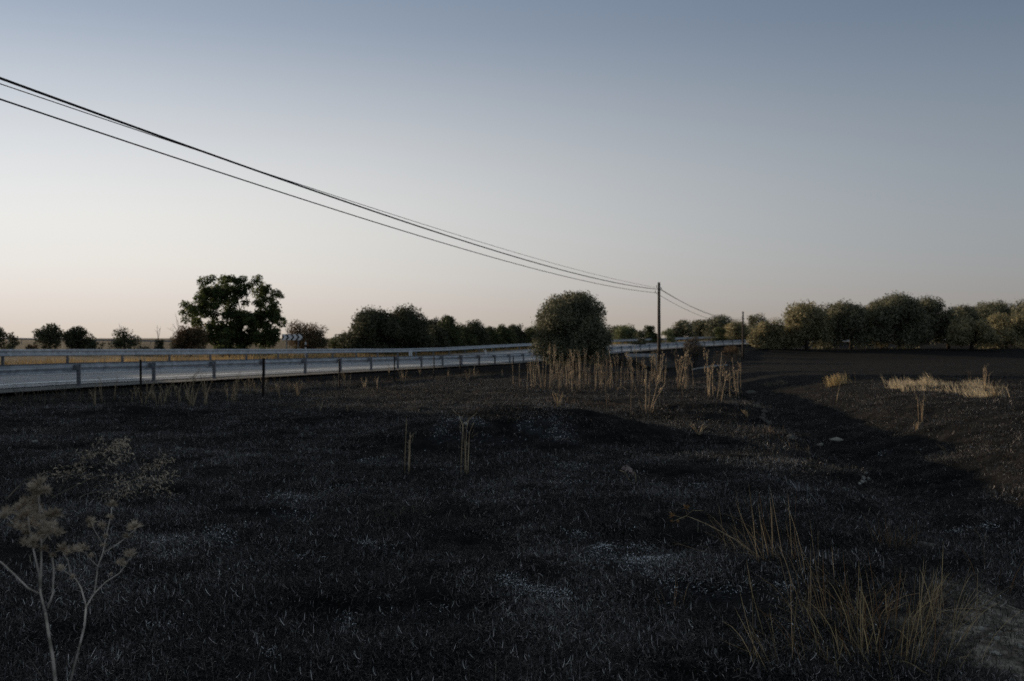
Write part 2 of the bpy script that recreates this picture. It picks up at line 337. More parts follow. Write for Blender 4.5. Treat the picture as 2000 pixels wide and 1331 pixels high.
# ------------------------------------------------------------------ road, edge lines
def strip(name, s0, s1, d0, d1, dz, mtl, step=2.0, nd=2, kind='structure'):
    ss = np.arange(s0, s1 + .1, step); ds = np.linspace(d0, d1, nd); V = []; F = []
    for s in ss:
        for d in ds: V.append(rpt(s, d, dz))
    for i in range(len(ss) - 1):
        for j in range(nd - 1): k = i * nd + j; F.append((k, k + nd, k + nd + 1, k + 1))
    me = bpy.data.meshes.new(name); me.from_pydata(V, [], F); me.materials.append(mtl); me.update()
    return tag(link(name, me), kind=kind)
m, n, l, p = mat('asphalt', .62, .45)
co_ = n.new('ShaderNodeTexCoord')
asp = ramp(tnoise(1.2, 7, .7), [(.3, (.20, .204, .215)), (.7, (.29, .294, .305))]); cr = ramp(tnoise(.22, 2, .9), [(.492, (1, 1, 1)), (.5, (.45, .45, .45)), (.508, (1, 1, 1))])
x = n.new('ShaderNodeMix'); x.data_type = 'RGBA'; x.blend_type = 'MULTIPLY'; x.inputs[0].default_value = 1; l.new(asp, x.inputs[6]); l.new(cr, x.inputs[7]); l.new(x.outputs[2], p.inputs['Base Color'])
b = n.new('ShaderNodeBump'); b.inputs['Strength'].default_value = .4; b.inputs['Distance'].default_value = .01; l.new(tnoise(90, 3), b.inputs['Height']); l.new(b.outputs[0], p.inputs['Normal'])
asphalt = m
strip('road', -110, 320, .45, WID - .25, 0, asphalt, nd=6)
gravel = noise_mat('shoulder_gravel', (.10, .098, .095), (.24, .23, .22), 18, .95, .1, 0, .5)
strip('road_shoulder', -110, 320, -.55, .44, -.02, gravel)
strip('far_road_shoulder', -110, 320, WID - .24, WID + .55, -.02, gravel)
strip('edge_line', -110, 320, 1.36, 1.70, .008, M['paint'])
strip('edge_line', -110, 320, 7.36, 7.70, .008, M['paint'])

# ------------------------------------------------------------------ guardrails
WPROF = [(.0, .155), (.028, .150), (.075, .122), (.081, .095), (.030, .045), (.004, .0), (.030, -.045), (.081, -.095), (.075, -.122), (.028, -.150), (.0, -.155)]
def w_rail(s0, s1, d, side, zc):
    """one W-beam length; side=+1 when the corrugation faces larger d"""
    ss = np.linspace(s0, s1 + .12, 4); V = []; F = []; k = len(WPROF)
    for s in ss:
        for (o, z) in WPROF: V.append(rpt(s, d + side * o, zc + z - SUPER * side * o))
    for i in range(len(ss) - 1):
        for j in range(k - 1): a = i * k + j; F.append((a, a + 1, a + k + 1, a + k))
    n0 = len(V); V += [v + Vector((0, 0, .004)) for v in V[::k]]
    me = bpy.data.meshes.new('rail'); me.from_pydata(V, [], F); me.materials.append(M['galv']); me.polygons.foreach_set('use_smooth', np.ones(len(F), bool)); me.update(); return me
def c_post():
    m = MB(); t = .006; w, dp, h = .12, .055, 1.05
    m.prism([(-dp / 2, -w / 2, -.5), (dp / 2, -w / 2, -.5), (dp / 2, -w / 2 + t, -.5), (-dp / 2 + t, -w / 2 + t, -.5), (-dp / 2 + t, w / 2 - t, -.5), (dp / 2, w / 2 - t, -.5), (dp / 2, w / 2, -.5), (-dp / 2, w / 2, -.5)], (0, 0, h + .12))
    return m.mesh('post', M['galv_dark'])
def spacer_block():
    m = MB(); m.box((0, .0, 0), (.19, .12, .19)); return m.mesh('spacer', M['galv_dark'], bevel=.012)
POST, SPACER = c_post(), spacer_block()
refl = MB(); refl.prism([(.045 * math.cos(t), 0, .045 * math.sin(t)) for t in np.linspace(0, 2 * math.pi, 9)[:-1]], (0, -.02, 0)); REFL = refl.mesh('reflector', M['white'])
def guardrail(d, side, label, s_from, s_to, refl_every=0, zc=.56):
    root = empty('guardrail', rpt(0, d), label, 'guardrail'); inv = Matrix.Translation(-root.location)
    rail_d = d + side * .15
    for i, s in enumerate(np.arange(s_from, s_to, 4.0)):
        th = float(np.interp(s, S, TH)); rot = (0, 0, -th)
        q = link('post', POST, root); q.location = rpt(s, d) - root.location; q.rotation_euler = (0, 0, math.pi / 2 - th)
        q = link('spacer', SPACER, root); q.location = rpt(s, d + side * .075, zc) - root.location; q.rotation_euler = (random.uniform(-.03, .03), 0, -th)
        me = w_rail(s, s + 4.0, rail_d, side, zc); me.transform(inv); link('rail', me, root)
        if refl_every and i % refl_every == 1:
            q = link('reflector', REFL, root); q.location = rpt(s + .6, rail_d + side * .02, zc + .0) - root.location; q.rotation_euler = (0, 0, -th + (math.pi / 2 if side < 0 else -math.pi / 2))
    return root
guardrail(0.0, 1, 'grey steel crash barrier on the burnt bank, its posts towards the field', -40, 200)
guardrail(WID, -1, 'grey steel crash barrier before the dry verge, smooth face over the asphalt', -40, 210, 2)

# ------------------------------------------------------------------ wire fence along the foot of the bank
FPX_ = [(-330, 19.0), (-60, 22.0), (275, 26.0), (514, 30.5), (662.5, 36.0), (771, 43.0), (847.5, 49.0), (899, 56.0), (936, 62.0), (966, 69.0), (1003, 75.0)]
f0 = gat(275, 26); fence = empty('wire_fence', f0, 'low wire fence with rusty burnt iron posts along the bank foot', 'fence')
tops = []
post = MB(); post.prism([(-.028, -.028, -.35), (.028, -.028, -.35), (.028, -.016, -.35), (-.016, -.016, -.35), (-.016, .028, -.35), (-.028, .028, -.35)], (0, 0, 1.5)); post.box((0, 0, 1.155), (.045, .045, .012)); FP = post.mesh('post', M['fence_iron'])
for i, (px, D) in enumerate(FPX_):
    b = gat(px, D); o = link('post', FP, fence); o.location = b - f0; o.rotation_euler = (random.uniform(-.02, .02), random.uniform(-.03, .03), random.uniform(0, 6)); tops.append(b)
    o.scale.z = 1.0 + (.05 if px == 514 else random.uniform(-.04, .04))
for k, h in enumerate((.22, .42, .62, .80, .98)):
    w = MB()
    for a, b in zip(tops[:-1], tops[1:]):
        pts = [a.lerp(b, t) + Vector((0, 0, h - .10 * t * (1 - t) * (1 + .7 * math.sin(k * 3 + a.x)))) - f0 for t in np.linspace(0, 1, 6)]; w.tube(pts, .0028, 4, False)
    w.build('wire', M['wire'], fence)

# ------------------------------------------------------------------ poles and overhead cables
PHI = .30
P1 = Vector(((1287 - 1000) / FPX * 71, 71, 0)); P1.z = gz(P1.x, P1.y)
P2 = Vector(((1451 - 1000) / FPX * 125, 125, 0)); P2.z = gz(P2.x, P2.y)
P0 = P1 - Vector((math.sin(PHI), math.cos(PHI), 0)) * 76; P0.z = gz(P0.x, P0.y)
def pole(base, top_z, label, brackets):
    r = empty('utility_pole', base, label, 'utility pole', 'wooden poles of the overhead line'); h = top_z - base.z
    m = MB(); m.tube([(0, 0, -.6), (.01, 0, h * .35), (.0, .01, h * .7), (.0, 0, h)], [.135, .12, .105, .09], 12); m.build('shaft', M['pole'], r, True)
    for (z, lat) in brackets:
        b = MB(); sgn = 1 if lat > 0 else -1; v = Vector((math.cos(PHI), -math.sin(PHI), 0)) * lat
        b.tube([(0, 0, z), v * .8 + Vector((0, 0, z - .02)), v + Vector((0, 0, z - .02)), v + Vector((0, 0, z + .06))], .012, 6); bo = b.build('bracket', M['cable'], r)
        k = MB(); k.tube([v + Vector((0, 0, z + .02)), v + Vector((0, 0, z + .05)), v + Vector((0, 0, z + .07)), v + Vector((0, 0, z + .12)), v + Vector((0, 0, z + .15))], [.02, .04, .028, .036, .015], 8); k.build('insulator', M['galv_dark'], bo, True)
    st = MB(); st.tube([(0, 0, h - .38), (0, 0, h - .30)], .108, 10); st.build('band', M['galv_dark'], r)
    return r
z1t = CAMH + (HORIZ - 552) / FPX * 71; z2t = CAMH + (HORIZ - 609) / FPX * 125
hrel = {'thick': (3.25, .16), 'low': (3.03, -.26), 'thin': (3.40, -.16)}
pole(P1, z1t, 'tall dark timber pole rising behind the dry stalks near the culvert', [(CAMH + h - P1.z, lat) for h, lat in hrel.values()])
h2 = {'thick': CAMH + (HORIZ - 624) / FPX * 125, 'low': CAMH + (HORIZ - 630.5) / FPX * 125, 'thin': CAMH + (HORIZ - 621) / FPX * 125}
pole(P2, z2t, 'short far timber pole with a charred foot at the field corner', [(h2[k] - P2.z, hrel[k][1]) for k in hrel])
pole(P0, CAMH + 4.3, 'timber pole carrying the near end of the cables', [(2.3 + CAMH, .2)])
AB = {'thick': (-.031, .0006, .021), 'low': (-.02678, .00055, .0145), 'thin': (-.02036, .00039, .0085)}
LBL = {'thick': 'thick black overhead cable strung between the timber poles', 'low': 'lowest overhead cable, strung below the other two', 'thin': 'thin overhead wire running beside the thick cable'}
for k, (a, bq, rad) in AB.items():
    h, lat = hrel[k]; v = Vector((math.cos(PHI), -math.sin(PHI), 0)) * lat; pts = []
    for t in np.linspace(76, 0, 60):
        q = P1 + v - Vector((math.sin(PHI), math.cos(PHI), 0)) * t; pts.append((q.x, q.y, CAMH + h + a * t + bq * t * t))
    e = P2 + v * .8; s0 = Vector(pts[-1])
    for t in np.linspace(0, 1, 30)[1:]: q = s0.lerp(Vector((e.x, e.y, h2[k])), t); pts.append((q.x, q.y, q.z - 1.15 * 4 * t * (1 - t) * .62))
    org = Vector(pts[60]); m = MB(); m.tube([Vector(p_) - org for p_ in pts], rad, 6); o = m.build('overhead_cable', M['cable'], None, True); o.location = org
    tag(o, LBL[k], 'cable')
# ------------------------------------------------------------------ chevron sign
c = ray(571, 659, 77); zb = gz(c.x, c.y)
sg = empty('chevron_sign', (c.x, c.y, zb), 'black and white chevron board pointing along the bend, on two posts', 'road sign', rz=-.10)
W_, H_ = 1.66, .47; zc = c.z - zb
m = MB(); m.box((0, 0, zc), (W_, .03, H_)); bd = m.build('board', M['black'], sg, bevel=.006)
for k in range(4):
    x0 = -W_ / 2 + .02 + k * .405; t, hh = .235, H_ / 2 - .006
    m = MB(); m.prism([(x0, -.0155, zc - hh), (x0 + t, -.0155, zc - hh), (x0 + t + .185, -.0155, zc), (x0 + t, -.0155, zc + hh), (x0, -.0155, zc + hh), (x0 + .185, -.0155, zc)], (0, -.004, 0)); m.build('chevron', M['white'], bd)
for x_ in (-.47, .47):
    m = MB(); m.box((x_, .045, (zc + H_ / 2 - .05 - .3) / 2), (.08, .05, zc + H_ / 2 - .05 + .3)); m.build('post', M['galv_dark'], sg, bevel=.004)
# ------------------------------------------------------------------ road marker posts
def marker(px, D, top_py, label):
    b = gat(px, D); h = ray(px, top_py, D).z - b.z; r = empty('marker_post', b, label, 'marker post')
    m = MB(); w = .11
    def seg(z0, z1): q = MB(); q.prism([(w * .5 * math.cos(t) * 1.0, w * .42 * math.sin(t), z0) for t in np.linspace(0, 2 * math.pi, 11)[:-1]], (0, 0, z1 - z0)); return q
    seg(-.2, h - .42).build('shaft', M['white'], r); seg(h - .419, h - .20).build('band', M['black'], r)
    t = seg(h - .199, h - .02); t.tube([(0, 0, h - .03), (0, 0, h)], [w * .46, w * .3], 10); t.build('cap', M['white'], r)
marker(597, 79, 668.5, 'white post with black band beside the chevron board')
marker(1029.5, 130, 664.5, 'small white post on the verge before the row of young trees')
marker(1282, 172, 658.5, 'tiny white post beyond the barrier by the tall timber pole')
b = gpt(802, 712); D = b.y; r = empty('marker_plate', b, 'pair of upright white plates on a thin stake beside the fence', 'marker')
z0 = ray(802, 700.5, D).z - b.z; z1 = ray(802, 687, D).z - b.z
m = MB(); m.tube([(0, .02, -.3), (0, .02, z1 - .03)], .018, 8); m.build('stake', M['galv_dark'], r)
for x_ in (-.070, .070):
    m = MB(); m.box((x_, 0, (z0 + z1) / 2), (.088, .012, z1 - z0)); m.build('plate', M['white'], r, bevel=.003)
# bent white delineator on the barrier top
q = ray(855, 692, 66); s_, d_ = road_sd(np.array([q.x]), np.array([q.y]))
q = rpt(45.6, .02, .70)
m = MB(); pr = [(-.10, .34), (-.085, .40), (-.045, .39), (0, .30), (.06, .12), (.075, 0)]
for (x0, a0), (x1, a1) in zip(pr[:-1], pr[1:]): m.prism([(x0 - .07, -.004, a0), (x1 - .07, -.004, a1), (x1 + .07, -.004, a1), (x0 + .07, -.004, a0)], (0, .008, 0))
o = m.build('bent_marker', M['white']); o.location = q; tag(o, 'buckled white marker strip leaning over the barrier top', 'marker')
# ------------------------------------------------------------------ culvert below the road
D = 115.0
def cv(px, py, d=D): return ray(px, py, d)
base = cv(1255, 720); r = empty('culvert', base, 'pale concrete culvert head under the road with a sloping wing wall', 'culvert')
a_, b_ = cv(1222, 691.5), cv(1287, 697.5); m = MB(); m.box((a_ + b_) / 2 - base, (b_.x - a_.x, .5, a_.z - b_.z)); m.build('head_beam', M['concrete'], r, bevel=.02)
for px0, px1 in ((1220, 1228), (1281, 1289)):
    a_, b_ = cv(px0, 697.7), cv(px1, 735); m = MB(); m.box((a_ + b_) / 2 - base + Vector((0, .05, 0)), (b_.x - a_.x, .42, a_.z - b_.z)); m.build('side_wall', M['concrete'], r, bevel=.02)
o_ = [cv(1289.5, 691), cv(1296, 693), cv(1314, 706), cv(1317, 709), cv(1317, 738), cv(1289.5, 738)]
o_ = [p_ - base + Vector((0, -(p_.x - o_[0].x) * .35, 0)) for p_ in o_]; m = MB(); m.prism(o_, (0, .22, 0)); m.build('wing_wall', M['soot_stone'], r)
a_, b_ = cv(1228.5, 697.7), cv(1280.5, 740); m = MB(); m.box((a_ + b_) / 2 - base + Vector((0, 1.6, 0)), (b_.x - a_.x + .6, .1, a_.z - b_.z)); m.build('back_wall', M['soot_stone'], r)
a_, b_ = gpt(1352, 723.5), gpt(1421, 714.5)
m = MB()
for i in range(5):
    p_, q_ = a_.lerp(b_, i / 5), a_.lerp(b_, (i + 1) / 5); p_.z, q_.z = gz(p_.x, p_.y) + .10, gz(q_.x, q_.y) + .10
    w_ = Vector((0, .28, 0)); m.prism([p_, q_, q_ + w_, p_ + w_], (0, 0, -.35))
o = m.build('concrete_kerb', M['concrete']); tag(o, 'pale low concrete kerb crossing the burnt hollow behind the stalks', 'kerb')
# ------------------------------------------------------------------ distant guardrail, banks and cable beyond the road
D = 205.0
r = empty('distant_guardrail', ray(180, 669, D), 'thin far crash barrier on the skyline beyond the roadside shrubs', 'guardrail'); o0 = r.location.copy()
m = MB(); xs = np.linspace(-260, 470, 30)
for x0, x1 in zip(xs[:-1], xs[1:]): pass
pts = [ray(x_, 660 + (x_ + 0) * .016, D) for x_ in xs]
for a_, b_ in zip(pts[:-1], pts[1:]): m.prism([a_ - o0, b_ - o0, b_ - o0 - Vector((0, 0, .32)), a_ - o0 - Vector((0, 0, .32))], (0, .08, 0))
m.build('rail', M['galv_dark'], r)
pp = MB(); pp.box((0, .05, -.75), (.12, .06, 1.4)); PPM = pp.mesh('post', M['galv_dark'])
for a_ in pts: o = link('post', PPM, r); o.location = a_ - o0
# ------------------------------------------------------------------ stones
def stone_mesh(seed, mtl):
    rg = np.random.default_rng(seed); bm = bmesh.new(); bmesh.ops.create_icosphere(bm, subdivisions=3, radius=1)
    for v in bm.verts:
        d = v.co.normalized(); k = 1 + .18 * math.sin(3.1 * d.x + seed) + .14 * math.sin(4.3 * d.y + 2 * seed) + .1 * math.sin(5.7 * d.z + 3 * seed) + rg.normal() * .02
        v.co = d * k; v.co.z = max(v.co.z, -.5)
    for _ in range(5):
        nrm = Vector(rg.normal(size=3)).normalized(); off = rg.uniform(.62, .85)
        for v in bm.verts:
            e = v.co.dot(nrm) - off
            if e > 0: v.co -= nrm * e * .9
    me = bpy.data.meshes.new('stone'); bm.to_mesh(me); bm.free(); me.materials.append(mtl); me.polygons.foreach_set('use_smooth', np.ones(len(me.polygons), bool)); return me
SM = [stone_mesh(i, M['stone']) for i in range(4)] + [stone_mesh(i + 9, M['soot_stone']) for i in range(4)]
def stone(px, py, wpx, hpx, k, label, group=None):
    b = gpt(px, py + hpx * .35); o = link('stone', SM[k]); u = b.y / FPX
    o.scale = (wpx * u / 2, wpx * u / 2 * .7, max(hpx * u * .62, .01)); o.location = b + Vector((0, 0, hpx * u * .15)); o.rotation_euler = (0, random.uniform(-.12, .12), random.uniform(-.3, .3))
    tag(o, label, 'stone', group)
stone(1634, 860, 30, 10, 0, 'pale flat stone lying in the ditch bottom')
stone(1600, 869, 18, 5, 1, 'small grey stone half sunk beside the pale flat ditch stone')
stone(1547, 855, 24, 10, 4, 'dark angular stone on the ditch bank among upright stubble')
stone(1691, 925, 9, 6, 2, 'topmost small stone of the little heap in the ditch')
for q in ((1687, 934, 12, 8), (1697, 937, 8, 7), (1684, 942, 10, 6), (1679, 946, 8, 5), (1690, 941, 9, 6)): stone(*q, 3, 'small stone in the little heap in the ditch', 'heap of small stones')
stone(1647, 954, 11, 4, 1, 'lone small flat stone near the heap in the ditch')
stone(1812, 1067, 36, 18, 5, 'dull wedge shaped stone behind the tall grass tussocks')
for q in ((1783, 1112, 14, 9), (1812, 1117, 12, 6), (1811, 1131, 11, 5), (1778, 1130, 9, 5)): stone(*q, 6, 'little reddish grey stone behind the tall grass tussocks', 'little stones behind the tussocks')
stone(1922, 1192, 14, 11, 7, 'round stone at the edge of the bare dirt')
stone(1946, 1247, 16, 10, 2, 'rounded pale pebble on the bare dirt')
stone(1934, 1245, 8, 5, 1, 'tiny pebble beside the rounded pebble on the dirt')
stone(1943, 1275, 24, 9, 0, 'broad low stone sunk in the bare dirt')
stone(1917, 1229, 16, 8, 3, 'slanted flat stone on the bare dirt')
stone(1835, 1193, 22, 9, 4, 'flat stone in front of the scrubby tussock beside the dirt')
for q in ((1491, 805, 12, 8), (1487, 818, 10, 7), (1497, 835, 10, 10), (1478, 790, 10, 7), (1480, 796, 9, 6), (1500, 828, 12, 9), (1464, 767, 20, 9), (1490, 812, 9, 8), (1494, 822, 10, 8)): stone(*q, 6, 'rough stone bared in the eroded ditch bank', 'stones in the eroded bank')
stone(68, 863, 15, 5, 2, 'single pale stone behind the fallen branch')
stone(909, 829, 10, 7, 0, 'little white pointed chip on the mound')
for i in range(70):
    x, y = rng.uniform(2.4, 3.7), rng.uniform(3.9, 6.2)
    if ((x - 3.05) / .9) ** 2 + ((y - 4.7) / 1.3) ** 2 > 1: continue
    o = link('pebble', SM[i % 4]); s_ = rng.uniform(.006, .018); o.scale = (s_ * 1.3, s_, s_ * .7); o.location = (x, y, gz(x, y) + s_ * .2); o.rotation_euler.z = rng.uniform(0, 6)
    tag(o, 'tiny pebble scattered over the bare dirt', 'pebble', 'pebbles on the bare dirt')

# ------------------------------------------------------------------ trees and shrubs
def leaf_cloud(centres, radii, counts, size, rg, up=.25, flat=.85):
    """diamond leaves spread through clumps; returns verts and quads"""
    C = np.repeat(np.asarray(centres), counts, 0); Rr = np.repeat(np.asarray(radii), counts); n = len(C)
    d = rg.normal(size=(n, 3)); d /= np.linalg.norm(d, axis=1)[:, None]; rr = rg.random(n) ** .36 * (1 + .12 * rg.normal(size=n).clip(-1, 1.8))
    C0 = np.asarray(centres, float); D2 = ((C0[:, None] - C0[None]) ** 2).sum(-1); kn = min(5, len(C0) - 1)
    if kn > 0:                                                       # a third of the leaves grow between neighbouring clumps
        nb = np.argsort(D2, 1)[:, 1:kn + 1]; own = np.repeat(np.arange(len(C0)), counts); oth = nb[own, rg.integers(0, kn, n)]
        C = C + (C0[oth] - C) * (rg.random(n) * .75 * (rg.random(n) < .25))[:, None]
    P = C + d * (Rr * rr * 1.12)[:, None] * np.array([1, 1, flat])
    nrm = d * .8 + rg.normal(size=(n, 3)) * .75 + np.array([0, 0, up]); nrm /= np.linalg.norm(nrm, axis=1)[:, None]
    t = np.cross(nrm, rg.normal(size=(n, 3))); t /= np.linalg.norm(t, axis=1)[:, None] + 1e-9; b = np.cross(nrm, t)
    L_ = size * rg.uniform(.6, 1.45, n); W_ = L_ * rg.uniform(.45, .75, n)
    V = np.stack([P - t * (L_ / 2)[:, None], P + b * (W_ / 2)[:, None] + nrm * (L_ * .08)[:, None], P + t * (L_ / 2)[:, None], P - b * (W_ / 2)[:, None] + nrm * (L_ * .08)[:, None]], 1).reshape(-1, 3)
    return V, np.arange(n * 4).reshape(n, 4)
def dome(cx, top, bottom, w, n, rg, shape='dome'):
    """clump circles (px, py, depth in px, radius in px) filling a crown of the given outline"""
    out = []; h = bottom - top; cy = (top + bottom) / 2
    for i in range(n):
        d = rg.normal(size=3); d /= np.linalg.norm(d); k = rg.random() ** .45
        if shape == 'dome':
            u, v, q = d * k; v = rg.random() ** .75; py = bottom - h * (.10 + .76 * v); rad = rg.uniform(.13, .23) * min(w, h * 1.3)
            u = rg.uniform(-1, 1) * max(.42, math.sqrt(max(0, 1 - v ** 3.0))); px = cx + u * (w / 2 - rad * .7); dd = q * w * .42
        elif shape == 'cone':
            f = rg.random() ** 1.3; py = bottom - h * (.08 + .84 * f); rad = (.12 + .14 * (1 - f)) * w; px = cx + d[0] * k * (w / 2) * (1 - .72 * f); dd = d[2] * k * w * .4 * (1 - .7 * f)
        else:
            u, v, q = d * k; rad = rg.uniform(.13, .21) * min(w, h); px = cx + u * (w / 2 - rad * .6); py = cy + v * (h / 2 - rad * .6); dd = q * w * .42
        out.append((px, py, dd, rad))
    return out
def tree(name, D, base_px, clumps, leaf, dens, mtl, label, cat, seed, group=None, trunk_r=.14, stems=1, base_D=None, limbs=14, bark='bark', up=.25):
    rg = np.random.default_rng(seed); b = gat(base_px, D); u = D / FPX
    root = empty(name, b, label, cat, group)
    C = []; Rd = []; cnt = []
    for (px, py, dd, r) in clumps:
        p = ray(px, py, D); p.y += dd * u; p = p - b; C.append(tuple(p)); Rd.append(r * u); cnt.append(max(8, int(3.0 * dens * (r * u / leaf) ** 2)))
    V, Q = leaf_cloud(C, Rd, cnt, leaf, rg, up); V[:, 2] = np.maximum(V[:, 2], .03)
    me = npmesh('crown', V, Q); me.materials.append(mtl); link('crown', me, root)
    m = MB(); zs = [c_[2] for c_ in C]; top = max(zs); order = rg.permutation(len(C))[:limbs]
    for k in range(stems):
        ox = 0 if stems == 1 else rg.uniform(-.25, .25) * (stems > 1) * (max(c_[0] for c_ in C) - min(c_[0] for c_ in C)) * .5
        fork = Vector((ox * 1.1, rg.uniform(-.2, .2), max(.25, min(zs) * .75 + .1 * top)))
        m.tube([(ox, 0, -.3), (ox + .03, .02, fork.z * .5), fork], [trunk_r * 1.35, trunk_r, trunk_r * .9], 8)
        for j in order[k::stems]:
            e = Vector(C[j]); mid = fork.lerp(e, .5) + Vector((rg.normal() * .12, rg.normal() * .12, .12 * (e - fork).length)); m.tube([fork, fork.lerp(mid, .5), mid, e], [trunk_r * .55, trunk_r * .42, trunk_r * .3, trunk_r * .1], 5)
    m.build('trunk', M[bark], root, True)
    return root
rgt = np.random.default_rng(21)
# broad leafed tree beyond the road (outline traced as clumps)
big = [(200, 500, 80), (160, 590, 60), (430, 200, 75), (540, 150, 75), (640, 165, 65), (780, 175, 55), (870, 170, 65), (1060, 180, 75), (1120, 270, 75), (1210, 330, 70), (1285, 360, 45), (480, 330, 100), (610, 320, 85), (390, 400, 85), (290, 540, 105), (440, 590, 90), (590, 520, 85), (690, 390, 55), (860, 290, 80), (990, 320, 85), (850, 440, 55),
       (1160, 410, 60), (1250, 470, 65), (1060, 590, 75), (1190, 590, 85), (1285, 690, 70), (1120, 720, 85), (950, 700, 105), (800, 710, 95), (640, 730, 95), (490, 740, 100), (300, 690, 70), (190, 660, 55), (560, 860, 105), (750, 850, 110), (950, 850, 110), (1150, 830, 105), (1250, 810, 75), (470, 900, 80), (650, 940, 90), (850, 950, 100), (1050, 940, 100), (1190, 930, 80), (620, 620, 70), (1330, 640, 30), (770, 270, 65), (700, 270, 60), (930, 240, 60), (1010, 450, 55), (760, 600, 55), (1080, 380, 60), (560, 420, 70)]
cl = [(340 + x / 6.25, 520 + y / 6.25, rgt.normal() * 22, r / 6.25 * .92) for x, y, r in big]
for _ in range(46):
    t_, k_r = rgt.uniform(0, 6.28), rgt.random() ** .5; fx, fy = 458 + 84 * k_r * math.cos(t_), 618 + 70 * k_r * math.sin(t_)
    if math.hypot(fx - 458, fy - 604) > 9 and math.hypot(fx - 489, fy - 606) > 9: cl.append((fx, fy, rgt.normal() * 20, rgt.uniform(8, 14)))
tree('broadleaf_tree', 88, 455, cl + [(x_ + rgt.normal() * 5, y_ + rgt.normal() * 5, -dd_, r_ * .8) for x_, y_, dd_, r_ in cl if y_ > 600 or x_ < 455], .20, 13, M['ash_leaf'], 'tall dark broadleaf tree with sky showing through its crown', 'tree', 1, trunk_r=.13, stems=3, limbs=34)
# round holm oak in front of the road
cl = dome(1116, 577, 706, 146, 84, rgt, 'dome') + [(1058, 655, 0, 16), (1062, 630, 4, 13), (1180, 660, 0, 14)] + [(1170, 612, 0, 14), (1172, 600, 6, 11), (1085, 590, -8, 16), (1110, 585, 0, 18), (1135, 590, 6, 16), (1075, 640, -10, 18), (1160, 650, 0, 18), (1080, 675, 0, 20), (1160, 680, 0, 20), (1118, 650, -30, 30), (1100, 620, -26, 22), (1140, 625, -20, 20)]
tree('holm_oak', 70, 1117, cl, .135, 8.5, M['oak_leaf'], 'round bushy oak standing alone before the road behind the dry stalks', 'tree', 2, trunk_r=.2, limbs=22)
# beyond the road, from the skyline shrubs to the young trees
def shrub(cx, top, bottom, w, D, n, leaf, dens, mt, label, seed, shape='dome', cat='shrub', name='roadside_shrub', stems=2, tr=.05, group=None):
    rg = np.random.default_rng(seed); return tree(name, D, cx, dome(cx, top, bottom, w, n, rg, shape), leaf, dens, M[mt], label, cat, seed, group, tr, stems, limbs=10)
shrub(2, 640, 688, 44, 84, 16, .17, 7, 'shrub_leaf', 'dark bush before the far barrier, outermost of the bushes along the verge', 31)
shrub(22, 640, 690, 30, 86, 12, .17, 7, 'shrub_leaf', 'narrow dark bush with a pointed top next to the low scrub', 32, 'ball')
shrub(62, 672, 692, 40, 85, 9, .15, 6, 'shrub_brown', 'low brownish scrub before the ragged olive green tree', 30)
shrub(98, 625, 690, 60, 88, 24, .18, 7, 'shrub_leaf', 'small olive green tree with a ragged top on the skyline', 33, 'ball', 'tree', 'small_tree', 1, .07)
shrub(152, 640, 690, 56, 86, 26, .16, 10, 'shrub_leaf', 'dense rounded bush close beside the ragged olive green tree', 34)
shrub(190, 668, 692, 50, 84, 10, .16, 7, 'shrub_leaf', 'low dark scrub between the dense bush and the thin shrub', 35)
shrub(243, 642, 690, 64, 84, 18, .14, 4, 'shrub_leaf', 'thin airy shrub with bare shoots standing on its top', 36)
shrub(285, 672, 692, 60, 83, 10, .16, 6, 'shrub_leaf', 'low grey green scrub under the far cable', 37)
shrub(310, 660, 692, 30, 82, 12, .14, 10, 'shrub_leaf', 'small dark ball shaped bush with one bare twig above it', 38, 'ball')
shrub(372, 638, 694, 72, 80, 26, .13, 6, 'shrub_brown', 'brown withered bush at the foot of the broadleaf tree', 39)
shrub(450, 682, 702, 52, 78, 10, .12, 6, 'shrub_brown', 'low russet scrub under the broadleaf tree', 40)
shrub(520, 680, 702, 60, 79, 12, .12, 5, 'pale_leaf', 'low yellowish green weeds beside the chevron board', 41)
shrub(600, 622, 696, 92, 92, 30, .13, 4.2, 'shrub_brown', 'loose brownish tree with drooping open branches behind the chevron board', 42, 'ball', 'tree', 'tamarisk_tree', 3, .06)
shrub(610, 655, 698, 90, 93, 20, .15, 6, 'shrub_leaf', 'dark scrub at the foot of the loose brownish tree', 43)
shrub(672, 648, 698, 70, 98, 18, .17, 8, 'young_leaf', 'low green bush filling the dip beside the massive dark shrub', 44)
shrub(730, 610, 700, 128, 96, 46, .18, 8, 'shrub_leaf', 'massive dark rounded shrub towering over the far barrier', 45)
shrub(792, 602, 700, 112, 99, 46, .18, 8, 'shrub_leaf', 'tall dark shrub with dead twigs poking from its top', 46)
shrub(758, 604, 640, 60, 97, 10, .13, 4, 'shrub_brown', 'withered brown crown standing out of the massive dark shrub', 47, 'ball')
yt = 'young trees in a row beyond the barrier'
ytl = ['young pointed tree leaning against the tall dark shrub with dead twigs'] + ['%s young tree of the row, counted from the tall dark shrub towards the lone oak' % w for w in ('second', 'third', 'fourth', 'fifth', 'sixth', 'seventh', 'eighth')] + ['young tree half hidden behind the round lone oak']
for i, (cx, top, w, D) in enumerate(((845, 622, 46, 104), (873, 617, 50, 108), (902, 628, 40, 112), (926, 624, 46, 116), (955, 636, 40, 120), (980, 634, 44, 124), (1008, 632, 46, 128), (1034, 642, 40, 132), (1060, 628, 52, 128))):
    rg = np.random.default_rng(60 + i); cl = dome(cx, top - 2, 698, w * 1.25, 34, rg, 'cone') + dome(cx, top + 10, 700, w * 1.6, 30, rg, 'dome')
    tree('young_tree', D, cx, cl, .17, 7, M['young_leaf' if i % 3 else 'shrub_leaf'], ytl[i], 'tree', 60 + i, yt, .05, 1)
